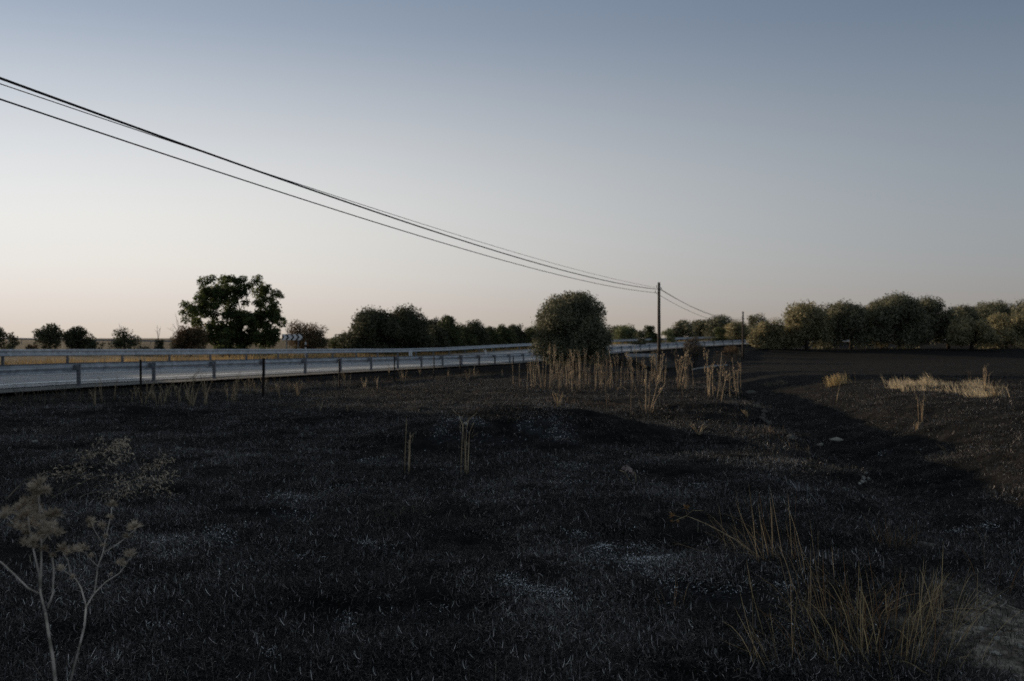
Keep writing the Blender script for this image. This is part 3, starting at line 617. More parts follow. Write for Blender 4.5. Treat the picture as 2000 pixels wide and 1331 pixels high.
# beyond the bend
shrub(1212, 627, 690, 62, 175, 22, .30, 8, 'oak_leaf', 'dark oak crown rising just behind the round lone oak', 71, 'dome', 'tree', 'far_oak', 1, .15)
shrub(1222, 636, 686, 62, 158, 24, .24, 7, 'pale_leaf', 'pale yellow green bush behind the far barrier on the bend', 72)
shrub(1248, 646, 686, 34, 150, 14, .22, 10, 'shrub_leaf', 'small very dark round bush before the pale bush', 73)
shrub(1270, 634, 686, 52, 160, 22, .24, 8, 'young_leaf', 'dark green bush with spiky tops near the tall timber pole', 74, 'cone')
shrub(1303, 640, 684, 36, 165, 16, .24, 7, 'pale_leaf', 'light straw green bush close behind the tall timber pole', 75)
shrub(1330, 622, 686, 60, 190, 26, .32, 9, 'oak_leaf', 'far oak whose crown leads down to the straw green bush', 76, 'dome', 'tree', 'far_oak', 1, .18)
shrub(1365, 624, 684, 62, 200, 26, .32, 9, 'oak_leaf', 'far grey oak between two others above the bend', 77, 'dome', 'tree', 'far_oak', 1, .18)
shrub(1402, 619, 684, 76, 196, 30, .32, 9, 'oak_leaf', 'far dark oak with a broad flat top above the bend', 78, 'dome', 'tree', 'far_oak', 1, .18)
shrub(1408, 640, 680, 36, 176, 14, .24, 8, 'young_leaf', 'small green bush at the tip of the smooth olive mound', 79)
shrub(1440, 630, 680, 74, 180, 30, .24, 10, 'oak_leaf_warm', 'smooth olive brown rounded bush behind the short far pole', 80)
shrub(1478, 613, 676, 60, 230, 26, .34, 7, 'oak_leaf', 'distant dark tree with a ragged peak above the lit bush', 81, 'ball', 'tree', 'far_oak', 1, .2)
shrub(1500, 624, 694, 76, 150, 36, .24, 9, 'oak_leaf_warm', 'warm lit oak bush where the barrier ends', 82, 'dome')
oak = 'oaks at the edge of the burnt field'
def field_oak(cx, top, bottom, w, D, n, mt, label, seed, lx=None):
    rg = np.random.default_rng(seed); cl = dome(cx, top, bottom + 2, w * 1.14, n, rg, 'dome')
    return tree('field_oak', D, lx or cx, cl, .27, 8.5, M[mt], label, 'tree', seed, oak, .26, 1, limbs=16)
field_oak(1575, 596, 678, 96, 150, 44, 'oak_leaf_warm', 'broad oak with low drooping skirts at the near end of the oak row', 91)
field_oak(1645, 594, 678, 108, 154, 46, 'oak_leaf', 'wide oak with a slim bare trunk over a strip of pale ground', 92, 1662)
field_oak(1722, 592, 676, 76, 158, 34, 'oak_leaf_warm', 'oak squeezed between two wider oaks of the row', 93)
field_oak(1752, 580, 674, 104, 152, 46, 'oak_leaf', 'tallest oak with a thick forked trunk', 94, 1756)
field_oak(1815, 580, 674, 84, 156, 38, 'oak_leaf', 'tall dark oak beside the tallest forked one', 95, 1852)
field_oak(1878, 600, 668, 74, 190, 30, 'oak_leaf', 'oak set back behind the gap in the row', 96)
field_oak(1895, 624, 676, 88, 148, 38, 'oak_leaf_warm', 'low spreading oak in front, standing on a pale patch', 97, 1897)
field_oak(1948, 592, 672, 110, 195, 40, 'oak_leaf', 'large oak rising behind the low spreading one', 98)
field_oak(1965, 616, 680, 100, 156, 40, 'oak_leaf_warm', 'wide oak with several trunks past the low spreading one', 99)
field_oak(2030, 590, 680, 110, 165, 40, 'oak_leaf', 'oak at the open end of the row', 100)
field_oak(2130, 596, 680, 130, 160, 36, 'oak_leaf', 'broad oak out past the open end of the row', 101)
for i, (cx, top, w, D) in enumerate(((1545, 628, 70, 240), (1610, 622, 80, 260), (1690, 618, 80, 250), (1780, 620, 90, 270), (1850, 616, 70, 260), (1920, 612, 80, 270), (1990, 612, 90, 260), (2070, 614, 90, 270))):
    rg = np.random.default_rng(120 + i); tree('backing_oak', D, cx, dome(cx, top, 678, w, 24, rg, 'dome'), .42, 8, M['oak_leaf'], 'dim oak in the wood behind the oak row', 'tree', 120 + i, 'oaks of the wood behind', .3, 1, limbs=8)
# brown twiggy shrub on the bank by the far barrier
shrub(1358, 655, 700, 58, 112, 26, .11, 3.5, 'twig', 'bare brown shrub on the bank hiding part of the barrier', 110, 'ball', 'shrub', 'bank_shrub', 4, .04)
shrub(1210, 692, 724, 40, 108, 14, .10, 7, 'twig', 'black scorched bramble hump beside the culvert', 111, 'dome', 'shrub', 'bramble', 2, .03)
shrub(1425, 676, 700, 60, 130, 14, .14, 4, 'shrub_brown', 'low brown scrub on the bank beside the short far pole', 112, 'dome')
# out of view towards the sun: the trees whose shadow lies over the near ground
for i, (x, y, h, w) in enumerate(((-30, 20, 8.0, 8), (-33, 28, 8.4, 8.5), (-36, 36, 8.6, 9), (-40, 44, 8.8, 9), (-43, 52, 7.2, 9), (-46, 60, 6.2, 9), (-28, 12, 8.0, 8))):
    D = max(y, 5.0); px = 1000 + x / y * FPX; u = y / FPX; rg = np.random.default_rng(140 + i); b = gz(x, y)
    top = HORIZ - (b + h - CAMH) / u; bot = HORIZ - (b + .8 - CAMH) / u
    tree('roadside_tree', y, px, dome(px, top, bot, w / u, 40, rg, 'dome'), .32, 7, M['ash_leaf'], 'dense roadside tree shading the near field', 'tree', 140 + i, 'trees shading the near field', .2, 1, limbs=10)
# bare twigs above shrubs
def twigs(px, py_base, D, shoots, label, name='bare_shoots', rad=.018):
    b = ray(px, py_base, D); m = MB()
    for (dx, dy) in shoots:
        e = ray(px + dx, py_base + dy, D) - b; k = Vector((dx * .1 * D / FPX, 0, 0)); m.tube([(0, 0, 0), e * .5 + k + Vector((0, random.uniform(-.2, .2), .08)), e], [rad, rad * .7, rad * .3], 5)
        for t in (.55, .75): f = e * t; m.tube([f, f + Vector((random.uniform(-.35, .35), 0, .3))], [rad * .5, rad * .2], 4)
    o = m.build(name, M['bark']); o.location = b; tag(o, label, 'branches')
twigs(240, 662, 84, ((-8, -30), (-3, -26), (6, -24), (14, -18), (22, -14), (-14, -16)), 'bare upright shoots growing out of the thin airy shrub')
twigs(309, 664, 82, ((-2, -28), (5, -26), (0, -18)), 'one bare forked twig above the ball shaped bush')
twigs(352, 655, 81, ((-16, -22), (-6, -32), (-26, -14), (-9, -44), (4, -20)), 'bare crooked branches beside the withered brown bush')
twigs(775, 620, 98, ((0, -28), (6, -24), (-8, -20), (16, -16), (24, -18)), 'grey dead twigs sticking out of the massive shrubs')

# ------------------------------------------------------------------ grasses: blades as numpy strips
def blades(P, Ln, Wd, ang, lean, bend, rg, col, k=3):
    """curved tapering blades; ang = heading of the lean, lean and bend in radians"""
    n = len(P); hx, hy = np.cos(ang), np.sin(ang); wa = ang + math.pi / 2 + rg.normal(size=n) * .5; wx, wy = np.cos(wa), np.sin(wa)
    V = np.empty((n, 2 * k + 1, 3), np.float32); p = np.array(P, float)
    for j in range(k + 1):
        if j < k:
            w = Wd * (1 - .25 * j / k) / 2
            V[:, 2 * j, 0] = p[:, 0] - wx * w; V[:, 2 * j, 1] = p[:, 1] - wy * w; V[:, 2 * j, 2] = p[:, 2]
            V[:, 2 * j + 1, 0] = p[:, 0] + wx * w; V[:, 2 * j + 1, 1] = p[:, 1] + wy * w; V[:, 2 * j + 1, 2] = p[:, 2]
        else: V[:, 2 * k] = p
        a = lean + bend * (j + .5) / k; st = Ln / k
        p = p + np.stack([hx * np.sin(a) * st, hy * np.sin(a) * st, np.cos(a) * st], -1)
    base = (np.arange(n) * (2 * k + 1))[:, None]
    q = np.concatenate([base + np.array([2 * j, 2 * j + 1, 2 * j + 3, 2 * j + 2]) for j in range(k - 1)]); t = base + np.array([2 * k - 2, 2 * k - 1, 2 * k])
    return V.reshape(-1, 3), q, t, np.repeat(col, 2 * k + 1, 0)
def stuff(name, args, mtl, label, cat, kind='stuff', parent=None):
    V, q, t, c = blades(*args); me = npmesh(name, V, q, t, c); me.materials.append(mtl); o = link(name, me, parent)
    return tag(o, label, cat, None, kind) if not parent else o
rg = np.random.default_rng(11)
# burnt stubble over the field
def scatter(n, r0, r1, a0, a1, pw):
    u = rg.random(n); e = 1 - pw + 1e-6; r = (r0 ** e + u * (r1 ** e - r0 ** e)) ** (1 / e); th = rg.uniform(R(a0), R(a1), n); return r * np.sin(th), r * np.cos(th), r
x, y, r = scatter(110000, 3.2, 60, -38, 38, .45)
s_, d_ = road_sd(x, y); dirtm = ((x - 3.05) / .85) ** 2 + ((y - 4.6) / 1.35) ** 2 < 1
dn = vnoise(x, y, .7) * .5 + vnoise(x, y, 2.2) * .5
keep = (d_ < -1.0) & ~(dirtm & (rg.random(len(x)) < .93)) & (rg.random(len(x)) < np.clip(.62 + dn * .8, .12, 1)); x, y, r = x[keep], y[keep], r[keep]; n_ = len(x)
P = np.stack([x, y, ground(x, y) - .004], -1)
kk = rg.random(n_); patch = np.clip(vnoise(x, y, 1.6) * 1.1 + vnoise(x, y, .5) * .5 + .05, 0, 1); tone = np.clip(rg.lognormal(-4.35, .95, n_) * (.55 + 1.5 * patch), .003, .26)[:, None] * np.array([1.12, 1.0, .90])
tan = kk < .012 + .06 * patch; tone[tan] = rg.uniform(.06, .24, tan.sum())[:, None] * np.array([1, .86, .68])
tone[(x > 3) & (y > 13)] *= .5; gry = (kk > .965); tone[gry] = rg.uniform(.08, .34, gry.sum())[:, None] * np.array([1.08, 1.0, .92])  # right slope blades darkened in colour to dim their sunlit look
Ln = rg.uniform(.02, .075, n_) * (1 + r * .022) * (1 + .5 * patch); Wd = np.maximum(.0017, r * .00036) * rg.uniform(.7, 1.5, n_)
stuff('burnt_stubble', (P, Ln, Wd, rg.uniform(0, 6.28, n_), rg.uniform(.2, 1.35, n_), rg.uniform(.1, 1.5, n_), rg, tone), M['blade'], 'short charred grass stubble covering the burnt field', 'stubble')
# matted curls of charred grass: small mats of fibres set all over the near ground
def curl_mat(seed, kind):
    rg_ = np.random.default_rng(seed); n = 210; P = np.zeros((n, 3)); P[:, :2] = rg_.normal(size=(n, 2)) * .085; P[:, 2] = rg_.uniform(-.008, .022, n)
    if kind == 'char': t = np.clip(rg_.lognormal(-3.85, 1.25, n), .004, .5)[:, None] * np.array([1.06, 1.0, .98])
    elif kind == 'grey': t = np.clip(rg_.lognormal(-2.75, 1.15, n), .006, .6)[:, None] * np.array([1.06, 1.0, .98])
    elif kind == 'ashy': t = np.clip(rg_.lognormal(-1.9, 1.1, n), .01, .9)[:, None] * np.array([1.08, 1.0, .94])
    else: t = np.clip(rg_.lognormal(-3.2, .9, n), .004, .30)[:, None] * np.array([1.1, .90, .70])
    V, q, tr, c = blades(P, (rg_.uniform(.006, .02, n) if kind == 'ashy' else rg_.uniform(.012, .046, n)), rg_.uniform(.0011, .0024, n), rg_.uniform(0, 6.28, n), rg_.uniform(.75, 1.75, n), rg_.uniform(-2.0, 2.6, n), rg_, t, 4)
    me = npmesh('fibre_mat', V, q, tr, c); me.materials.append(M['fibre']); return me
m_, n_m, l_m, p_m = mat('charred_fibre', .75, .26)
at_ = n_m.new('ShaderNodeAttribute'); at_.attribute_name = 'col'; oi = n_m.new('ShaderNodeObjectInfo'); mr = n_m.new('ShaderNodeMapRange'); mr.inputs[3].default_value = .55; mr.inputs[4].default_value = 1.5
vm = n_m.new('ShaderNodeVectorMath'); vm.operation = 'SCALE'; l_m.new(oi.outputs['Random'], mr.inputs[0]); l_m.new(at_.outputs['Color'], vm.inputs[0]); l_m.new(mr.outputs[0], vm.inputs['Scale']); l_m.new(vm.outputs[0], p_m.inputs['Base Color'])
M['fibre'] = m_
pc = bpy.data.collections.new('fibre_mats')
for k, kd in enumerate(('char', 'char', 'char', 'char', 'grey', 'grey', 'grey', 'tan', 'tan', 'ashy')): pc.objects.link(bpy.data.objects.new('fibre_mat_%d' % k, curl_mat(500 + k, kd)))
x, y, r = scatter(23000, 3.3, 46, -38, 38, .38); s_, d_ = road_sd(x, y); dirtm = ((x - 3.05) / .85) ** 2 + ((y - 4.6) / 1.35) ** 2 < 1
keep = (d_ < -1.2) & ~(dirtm & (rg.random(len(x)) < .85)); x, y, r = x[keep], y[keep], r[keep]
bare = vnoise(x, y, .75) * .7 + vnoise(x + 9, y, .3) * .5; keep = bare + rg.normal(size=len(x)) * .12 > -.30; x, y, r = x[keep], y[keep], r[keep]
lvl = vnoise(x, y, 1.5) * .8 + vnoise(x, y, .5) * .45 + rg.normal(size=len(x)) * .25; tanl = vnoise(x + 40, y, 2.4) + np.clip((r - 14) / 30, 0, .5) + rg.normal(size=len(x)) * .2
ind = np.where(lvl > .28, rg.integers(4, 7, len(x)), rg.integers(0, 4, len(x))); ind = np.where((tanl > .85) & (lvl > -.2), rg.integers(7, 9, len(x)), ind); ind = np.where(ash_mask(x, y) > .75, 9, ind)
ind = np.where((x > 3 + (18 - y) * .2) & (y > 13) & (rg.random(len(x)) < .93), rg.integers(0, 4, len(x)), ind)  # mostly dark mats on the right slope, toning down the sunlight there
pm = bpy.data.meshes.new('stubble_mat'); pm.vertices.add(len(x)); pm.vertices.foreach_set('co', np.stack([x, y, ground(x, y) - .004], -1).astype(np.float32).ravel())
for nm, ty, val in (('ind', 'INT', ind.astype(np.int32)), ('yaw', 'FLOAT', rg.uniform(0, 6.28, len(x)).astype(np.float32)), ('scl', 'FLOAT', (rg.uniform(.55, 1.5, len(x)) * (1 + r * .022)).astype(np.float32))):
    pm.attributes.new(nm, ty, 'POINT').data.foreach_set('value', val)
so = link('stubble_mat', pm); tag(so, 'matted curls of charred grass over the black field', 'stubble', None, 'stuff')
ng = bpy.data.node_groups.new('fibre_mats', 'GeometryNodeTree'); ng.interface.new_socket('Geometry', in_out='INPUT', socket_type='NodeSocketGeometry'); ng.interface.new_socket('Geometry', in_out='OUTPUT', socket_type='NodeSocketGeometry')
gi = ng.nodes.new('NodeGroupInput'); go = ng.nodes.new('NodeGroupOutput'); iop = ng.nodes.new('GeometryNodeInstanceOnPoints'); ci = ng.nodes.new('GeometryNodeCollectionInfo'); ci.inputs[0].default_value = pc; ci.inputs['Separate Children'].default_value = True; ci.inputs['Reset Children'].default_value = True
def nat(nm, ty): q_ = ng.nodes.new('GeometryNodeInputNamedAttribute'); q_.data_type = ty; q_.inputs[0].default_value = nm; return q_.outputs[0]
cx_ = ng.nodes.new('ShaderNodeCombineXYZ'); ng.links.new(nat('yaw', 'FLOAT'), cx_.inputs[2]); iop.inputs['Pick Instance'].default_value = True
ng.links.new(gi.outputs[0], iop.inputs['Points']); ng.links.new(ci.outputs[0], iop.inputs['Instance']); ng.links.new(nat('ind', 'INT'), iop.inputs['Instance Index']); ng.links.new(cx_.outputs[0], iop.inputs['Rotation']); ng.links.new(nat('scl', 'FLOAT'), iop.inputs['Scale']); ng.links.new(iop.outputs[0], go.inputs[0])
md = so.modifiers.new('mats', 'NODES'); md.node_group = ng
# curls of white ash
n_ = 90000; pick = rg.integers(0, len(ASH), n_); A_ = np.array(ASH); x = A_[pick, 0] + rg.normal(size=n_) * A_[pick, 2] * 1.5; y = A_[pick, 1] + rg.normal(size=n_) * A_[pick, 2] * 1.3
x2, y2, _ = scatter(9000, 3.5, 22, -36, 36, .6); x = np.concatenate([x, x2]); y = np.concatenate([y, y2])
keep = rg.random(len(x)) < np.concatenate([np.clip(ash_mask(x[:n_], y[:n_]) * 1.8 - .55, 0, 1) ** 1.5 * np.where(np.isin(pick, STRONG), .75, .42), np.full(9000, .16)]); x, y = x[keep], y[keep]; r = np.hypot(x, y); n_ = len(x)
P = np.stack([x, y, ground(x, y) + rg.uniform(.015, .055, n_)], -1); tone = np.clip(rg.lognormal(-.5, .45, n_), .15, .92)[:, None] * np.array([.93, .98, 1.05])
stuff('ash_curls', (P, rg.uniform(.005, .020, n_) * (1 + r * .03), np.maximum(.0022, r * .00042) * rg.uniform(.8, 1.8, n_), rg.uniform(0, 6.28, n_), rg.uniform(.9, 1.6, n_), rg.uniform(-.6, 1.2, n_), rg, tone), M['ash_flake'], 'curled white ash scattered in patches over the charred ground', 'ash')
# loose straws and curled stems lying over the char
x, y, r = scatter(5200, 3.6, 34, -36, 36, .45); s_, d_ = road_sd(x, y); cl_ = vnoise(x, y, 1.1) + vnoise(x, y, .4) * .5; keep = (d_ < -1.5) & (rg.random(len(x)) < np.clip(.35 + cl_, .08, 1)); x, y, r = x[keep], y[keep], r[keep]; n_ = len(x)
tone = rg.uniform(.08, .42, n_)[:, None] * np.array([1.08, .92, .74])
stuff('loose_straw', (np.stack([x, y, ground(x, y) + rg.uniform(.005, .035, n_)], -1), rg.uniform(.04, .16, n_), np.maximum(.0018, r * .00030), rg.uniform(0, 6.28, n_), rg.uniform(.9, 1.6, n_), rg.uniform(-.9, 1.1, n_), rg, tone, 5), M['drygrass'], 'loose pale straws and curled stems strewn over the charred ground', 'straw')
# dry grass beyond the road
def verge(n, s0, s1, d0, d1, h0, h1, name, label, colr, wd=.012, pw=None):
    s = rg.uniform(s0, s1, n); d = rg.uniform(d0, d1, n); th = np.interp(s, S, TH); x = np.interp(s, S, PX) - np.cos(th) * d; y = np.interp(s, S, PY) + np.sin(th) * d
    hm = .55 + .65 * np.clip(vnoise(x, y, 2.2) + vnoise(x, y, .8) * .6 + .3, 0, 1.2); P = np.stack([x, y, ground(x, y) - .01], -1); c = np.array(colr) * rg.uniform(.55, 1.25, (n, 1)) * (.8 + .4 * np.clip(vnoise(x, y, 5), -1, 1))[:, None]
    stuff(name, (P, rg.uniform(h0, h1, n) * hm, np.full(n, wd) * rg.uniform(.6, 1.4, n), rg.uniform(0, 6.28, n), rg.uniform(0, .45, n), rg.uniform(.1, .9, n), rg, c), M['drygrass'], label, 'grass')
verge(26000, -20, 200, WID + .35, WID + 7, .22, .55, 'dry_verge_grass', 'golden dry grass along the verge beyond the far barrier', (.48, .34, .16), .016)
verge(7000, -25, 110, -6.5, -.75, .10, .38, 'bank_grass', 'thin brown grass left standing on the road bank', (.13, .10, .065), .008)
# unburnt grass patch on the right-hand field
def patch_grass(n, pts, h0, h1, name, label, colr, wd, lean_dir=None, kind='stuff', lean=(.05, .6)):
    px = []; w = np.array([q[2] * q[3] for q in pts], float); w /= w.sum(); k = rg.choice(len(pts), n, p=w); x = np.empty(n); y = np.empty(n)
    for i, (cx, cy, wx, wy) in enumerate(pts):
        b = gpt(cx, cy); u = b.y / FPX; mk = k == i; x[mk] = b.x + rg.uniform(-.5, .5, mk.sum()) * wx * u; y[mk] = b.y + rg.normal(size=mk.sum()) * wy * .16
    P = np.stack([x, y, ground(x, y) - .01], -1); c = np.array(colr) * rg.uniform(.55, 1.3, (n, 1)); hm = .25 + .95 * np.clip(vnoise(x, y, 1.1) * .8 + vnoise(x, y, .4) * .5 + .35, 0, 1)
    stuff(name, (P, rg.uniform(h0, h1, n) * hm, wd * rg.uniform(.6, 1.4, n), rg.normal(size=n) * .9 + (math.pi if lean_dir is None else lean_dir), rg.uniform(*lean, n), rg.uniform(.1, .9, n), rg, c), M['drygrass'], label, 'grass', kind)
patch_grass(2600, [(1785, 753, 70, 4), (1822, 753, 50, 4), (1858, 754, 30, 3), (1905, 757, 44, 4), (1938, 760, 28, 3), (1752, 759, 30, 2), (1880, 768, 60, 1.2), (1925, 777, 60, 1.6), (1800, 765, 80, .7), (1905, 772, 50, 1)], .08, .54, 'unburnt_grass', 'pale unburnt dry grass strip glowing on the burnt field before the oaks', (.62, .52, .36), .013)
patch_grass(260, [(1520, 750, 24, 4), (1500, 752, 20, 3)], .12, .35, 'grass_wisp', 'faint small wisp of dry grass on the field past the ditch', (.34, .27, .18), .012)
patch_grass(500, [(1700, 843, 70, 5), (1690, 830, 60, 4)], .08, .25, 'matted_grass', 'flattened grey brown grass mat on the ditch slope above the pale stone', (.14, .115, .09), .009, lean=(.6, 1.5))
patch_grass(210, [(1905, 888, 70, 3), (1850, 892, 60, 3), (1940, 886, 50, 3)], .08, .30, 'broken_grass', 'broken straw lying across the slope past the ditch', (.26, .20, .13), .008, lean=(.5, 1.5))
patch_grass(160, [(1545, 872, 45, 6), (1600, 895, 40, 5), (1530, 862, 30, 5)], .10, .28, 'ditch_stubble', 'sparse upright straw stubble on the ditch bank', (.20, .15, .10), .008)
patch_grass(60, [(1550, 955, 26, 5)], .10, .24, 'ashen_stubble', 'small brush of ash grey stubble on the ditch bank', (.34, .34, .36), .006)
patch_grass(320, [(1100, 786, 60, 6), (1180, 790, 80, 5), (1240, 775, 60, 5)], .05, .16, 'sparse_straw', 'sparse short straw before the stand of dry stalks', (.16, .12, .08), .009)
# one fresh tuft
def tussock(px, py, n, h0, h1, spread, label, colr, wd, lean=.35, bend=.8, head=None, name='grass_tussock', dry=.0, cat='grass tussock'):
    rg = np.random.default_rng(int(px) * 7 + int(py)); b = gpt(px, py); P = np.zeros((n, 3)); P[:, 0] = rg.normal(size=n) * spread; P[:, 1] = rg.normal(size=n) * spread * .8; P[:, 2] = ground(P[:, 0] + b.x, P[:, 1] + b.y) - b.z - .01
    ang = np.arctan2(P[:, 1], P[:, 0]) + rg.normal(size=n) * .9 if head is None else head + rg.normal(size=n) * .7
    c = np.array(colr) * np.array([1.65, 1.42, 1.25]) * rg.uniform(.35, 1.35, (n, 1)); br = rg.random(n) < .15; c[br] = np.array((.22, .12, .06)) * rg.uniform(.6, 1.3, (br.sum(), 1))
    V, q, t, cc = blades(P, rg.uniform(h0, h1, n), wd * rg.uniform(.65, 1.25, n), ang, np.abs(rg.normal(size=n)) * lean * 1.6, rg.uniform(-.3, bend * 1.9, n) * (rg.random(n) < .75), rg, c, 5)
    me = npmesh(name, V, q, t, cc); me.materials.append(M['drygrass']); o = link(name, me); o.location = b; return tag(o, label, cat)
tussock(1636, 752, 420, .28, .62, .22, 'pale greenish feathery grass tuft standing alone past the ditch', (.36, .33, .20), .010, .3, 1.0, 3.0, cat='grass tuft', name='grass_tuft')
tussock(1700, 1290, 85, .15, .48, .19, 'dense olive straw tussock, the biggest beside the bare dirt', (.26, .225, .135), .0042)
tussock(1740, 1230, 75, .15, .46, .19, 'straw tussock just behind the biggest tussock', (.25, .21, .13), .0042)
tussock(1660, 1215, 56, .12, .42, .16, 'loose tussock with crossing bent straws behind the biggest tussock', (.23, .18, .115), .004)
tussock(1815, 1205, 44, .14, .36, .10, 'scrubby small tussock at the very edge of the bare dirt', (.30, .26, .18), .004, .5, .5, .4)
tussock(1790, 1300, 26, .18, .42, .08, 'thin tussock between the biggest tussock and the dirt', (.24, .20, .12), .004, .4, .5, .4)
tussock(1495, 1300, 22, .15, .46, .05, 'few tall thin straws bending apart on black ground', (.30, .25, .16), .0036, .4, .9, 2.6)
tussock(1570, 1300, 12, .20, .44, .05, 'pair of arching straws before the few tall thin straws', (.32, .25, .16), .0038, .35, .9, 2.4)
tussock(1500, 1095, 30, .28, .60, .09, 'fan of long tan straws leaning over the white ash', (.40, .31, .19), .0048, .42, .45, 2.7)
tussock(1590, 1130, 14, .22, .50, .06, 'slender straws with kinked tips past the fan of long straws', (.36, .28, .17), .0044, .28, .5, 2.5)
tussock(1440, 1075, 20, .16, .42, .09, 'sparse straws flattened towards the withered thistle stalk', (.30, .24, .15), .0042, .7, .5, 2.8)
tussock(1750, 1070, 40, .10, .30, .07, 'brown burnt tussock next to the dull wedge shaped stone', (.10, .075, .05), .0045, .25, .5)
tussock(1560, 1180, 14, .14, .34, .10, 'scattered short straws between the fan and the big tussocks', (.22, .18, .12), .004, .6, .6)
tussock(1945, 1150, 40, .12, .34, .14, 'blackened tussock above the bare dirt', (.05, .045, .04), .004, .7, .8)
tussock(1310, 1190, 10, .12, .22, .04, 'tiny upright straw tuft on black ground by the ash streak', (.22, .17, .12), .003, .3, .4)
# dry weeds along the bank and fence
def weed(px, py, D, h_px, n, label, seed, group=None, arch=.3, mtl='stalk', rad=.006):
    rr = random.Random(seed); b = gat(px, D) if D else gpt(px, py); u = b.y / FPX; m = MB(); H = h_px * u
    for k in range(n):
        a = rr.uniform(-arch, arch); h = H * rr.uniform(.6, 1); x0 = rr.uniform(-.06, .06) * H; y0 = rr.uniform(-.1, .1) * H; c = rr.uniform(-.15, .25)
        pts = [Vector((x0, y0, -.03)), Vector((x0 + a * h * .35, y0, h * .4)), Vector((x0 + a * h * .8, y0, h * .8)), Vector((x0 + (a + c) * h, y0, h))]
        m.tube(pts, [rad, rad * .9, rad * .7, rad * .3], 5)
        for t in range(rr.randint(1, 4)):
            q = pts[1].lerp(pts[3], rr.random()); m.tube([q, q + Vector((rr.uniform(-.12, .12), rr.uniform(-.05, .05), rr.uniform(.03, .14))) * H], [rad * .5, rad * .2], 4)
    o = m.build('dry_weed', M[mtl], None, True); o.location = b; return tag(o, label, 'weed', group)
wg = 'dry weeds along the fence'
rw = random.Random(4)
for i in range(46):
    t = rw.random(); D = 25 + 40 * t * t + rw.uniform(-1, 2.5); px = np.interp(D, [26, 30.5, 36, 43, 49, 56, 62, 75], [275, 514, 662, 771, 847, 899, 936, 1003]) + rw.uniform(-150, 110)
    if px < 10: px = rw.uniform(20, 420); D = rw.uniform(24, 27)
    weed(px, 0, D, rw.uniform(.45, 1.05) * FPX / D * .75, rw.randint(2, 5), 'thin dry weed standing along the wire fence', 300 + i, wg, .35, 'stalk' if i % 3 else 'straw', .0075)
weed(372, 0, 25, 95, 3, 'tall pale arching weed rising over both barriers', 401, None, .2, 'straw', .013)
weed(400, 0, 25.5, 75, 6, 'thicket of thin dry stems beside the tall arching weed', 402, None, .35, 'stalk', .008)
weed(458, 0, 26, 70, 5, 'dry stems crowding just before the fence post', 403, None, .3, 'straw', .007)
weed(40, 0, 27, 34, 9, 'black scorched twiggy plant before the near barrier', 404, None, .6, 'twig', .006)
weed(120, 0, 27, 40, 12, 'dark swept-over stems leaning before the barrier post', 405, None, .9, 'twig', .004)
weed(548, 782, None, 44, 3, 'forked straw standing alone past the fence in the char', 406, None, .5)
weed(795, 925, None, 124, 3, 'pair of tall bare straws by the foot of the mound', 407, None, .06, 'stalk', .0075)
weed(907, 925, None, 128, 4, 'tall crossed straws in front of the mound', 408, None, .07, 'stalk', .0075)
weed(976, 1020, None, 92, 1, 'single hair-thin dark stem in front of the mound', 409, None, .03, 'twig', .003)
weed(760, 905, None, 44, 1, 'short dark stem beside the tall bare straws', 410, None, .1, 'twig', .004)
weed(875, 895, None, 46, 2, 'short burnt stems leaning at the mound foot', 411, None, .1, 'twig', .004)
weed(1800, 822, None, 62, 4, 'three upright straws before the unburnt grass strip', 412, None, .12, 'stalk', .008)
weed(1632, 788, None, 55, 1, 'lone straw leaning against the greenish feathery tuft', 413, None, .3, 'stalk', .012)
weed(1925, 1065, None, 30, 2, 'thin bent stem above the blackened tussock', 414, None, .6, 'stalk', .003)
weed(1750, 1120, None, 140, 1, 'very tall hair-thin stem rising above the burnt tussock', 415, None, .02, 'twig', .0022)
weed(300, 905, None, 60, 1, 'thin upright stem behind the fallen branch', 416, None, .05, 'twig', .004)
weed(625, 806, None, 22, 1, 'small hooked straw on the open char', 417, None, .3, 'straw', .008)
weed(680, 806, None, 16, 1, 'tiny pale curled straw on the open char', 418, None, .5, 'straw', .008)
# ------------------------------------------------------------------ stand of dry stalks before the lone oak
def stalk_mesh(seed, headed):
    rr = random.Random(seed); m = MB(); x = y = 0; pts = []; c = rr.uniform(-.06, .06)
    for i in range(7): t = i / 6; pts.append(Vector((c * t * t + rr.uniform(-.008, .008), rr.uniform(-.008, .008), t - .03 * (i == 0))))
    m.tube(pts, [.0115, .0115, .0105, .0095, .008, .0065, .005], 6)
    for k in range(rr.randint(1, 3)):                                  # dried leaf sheaths hugging and hanging from the stem
        t = rr.uniform(.15, .8); q = Vector((c * t * t, 0, t)); a = rr.uniform(0, 6.28); d = Vector((math.cos(a), math.sin(a), 0)); L_ = rr.uniform(.10, .24); w = Vector((-d.y, d.x, 0)) * .010
        p1 = q + d * L_ * .25 + Vector((0, 0, -L_ * rr.uniform(-.3, .5))); p2 = q + d * L_ * .38 + Vector((0, 0, -L_)); m.face([q - w, q + w, p1 + w, p1 - w]); m.face([p1 - w, p1 + w, p2])
    if headed:
        for k in range(rr.randint(5, 9)):
            t = rr.uniform(.74, .99); q = Vector((c * t * t, 0, t)); a = rr.uniform(0, 6.28); e = q + Vector((math.cos(a) * rr.uniform(.05, .13), math.sin(a) * .08, rr.uniform(.05, .16))); m.tube([q, q.lerp(e, .5) + Vector((0, 0, .01)), e], [.004, .0035, .003], 4)
            m.tube([e - Vector((0, 0, .012)), e, e + Vector((0, 0, .022)), e + Vector((0, 0, .032))], [.005, .015, .014, .004], 6)
    return m.mesh('dry_stalk', M['stalk'], True)
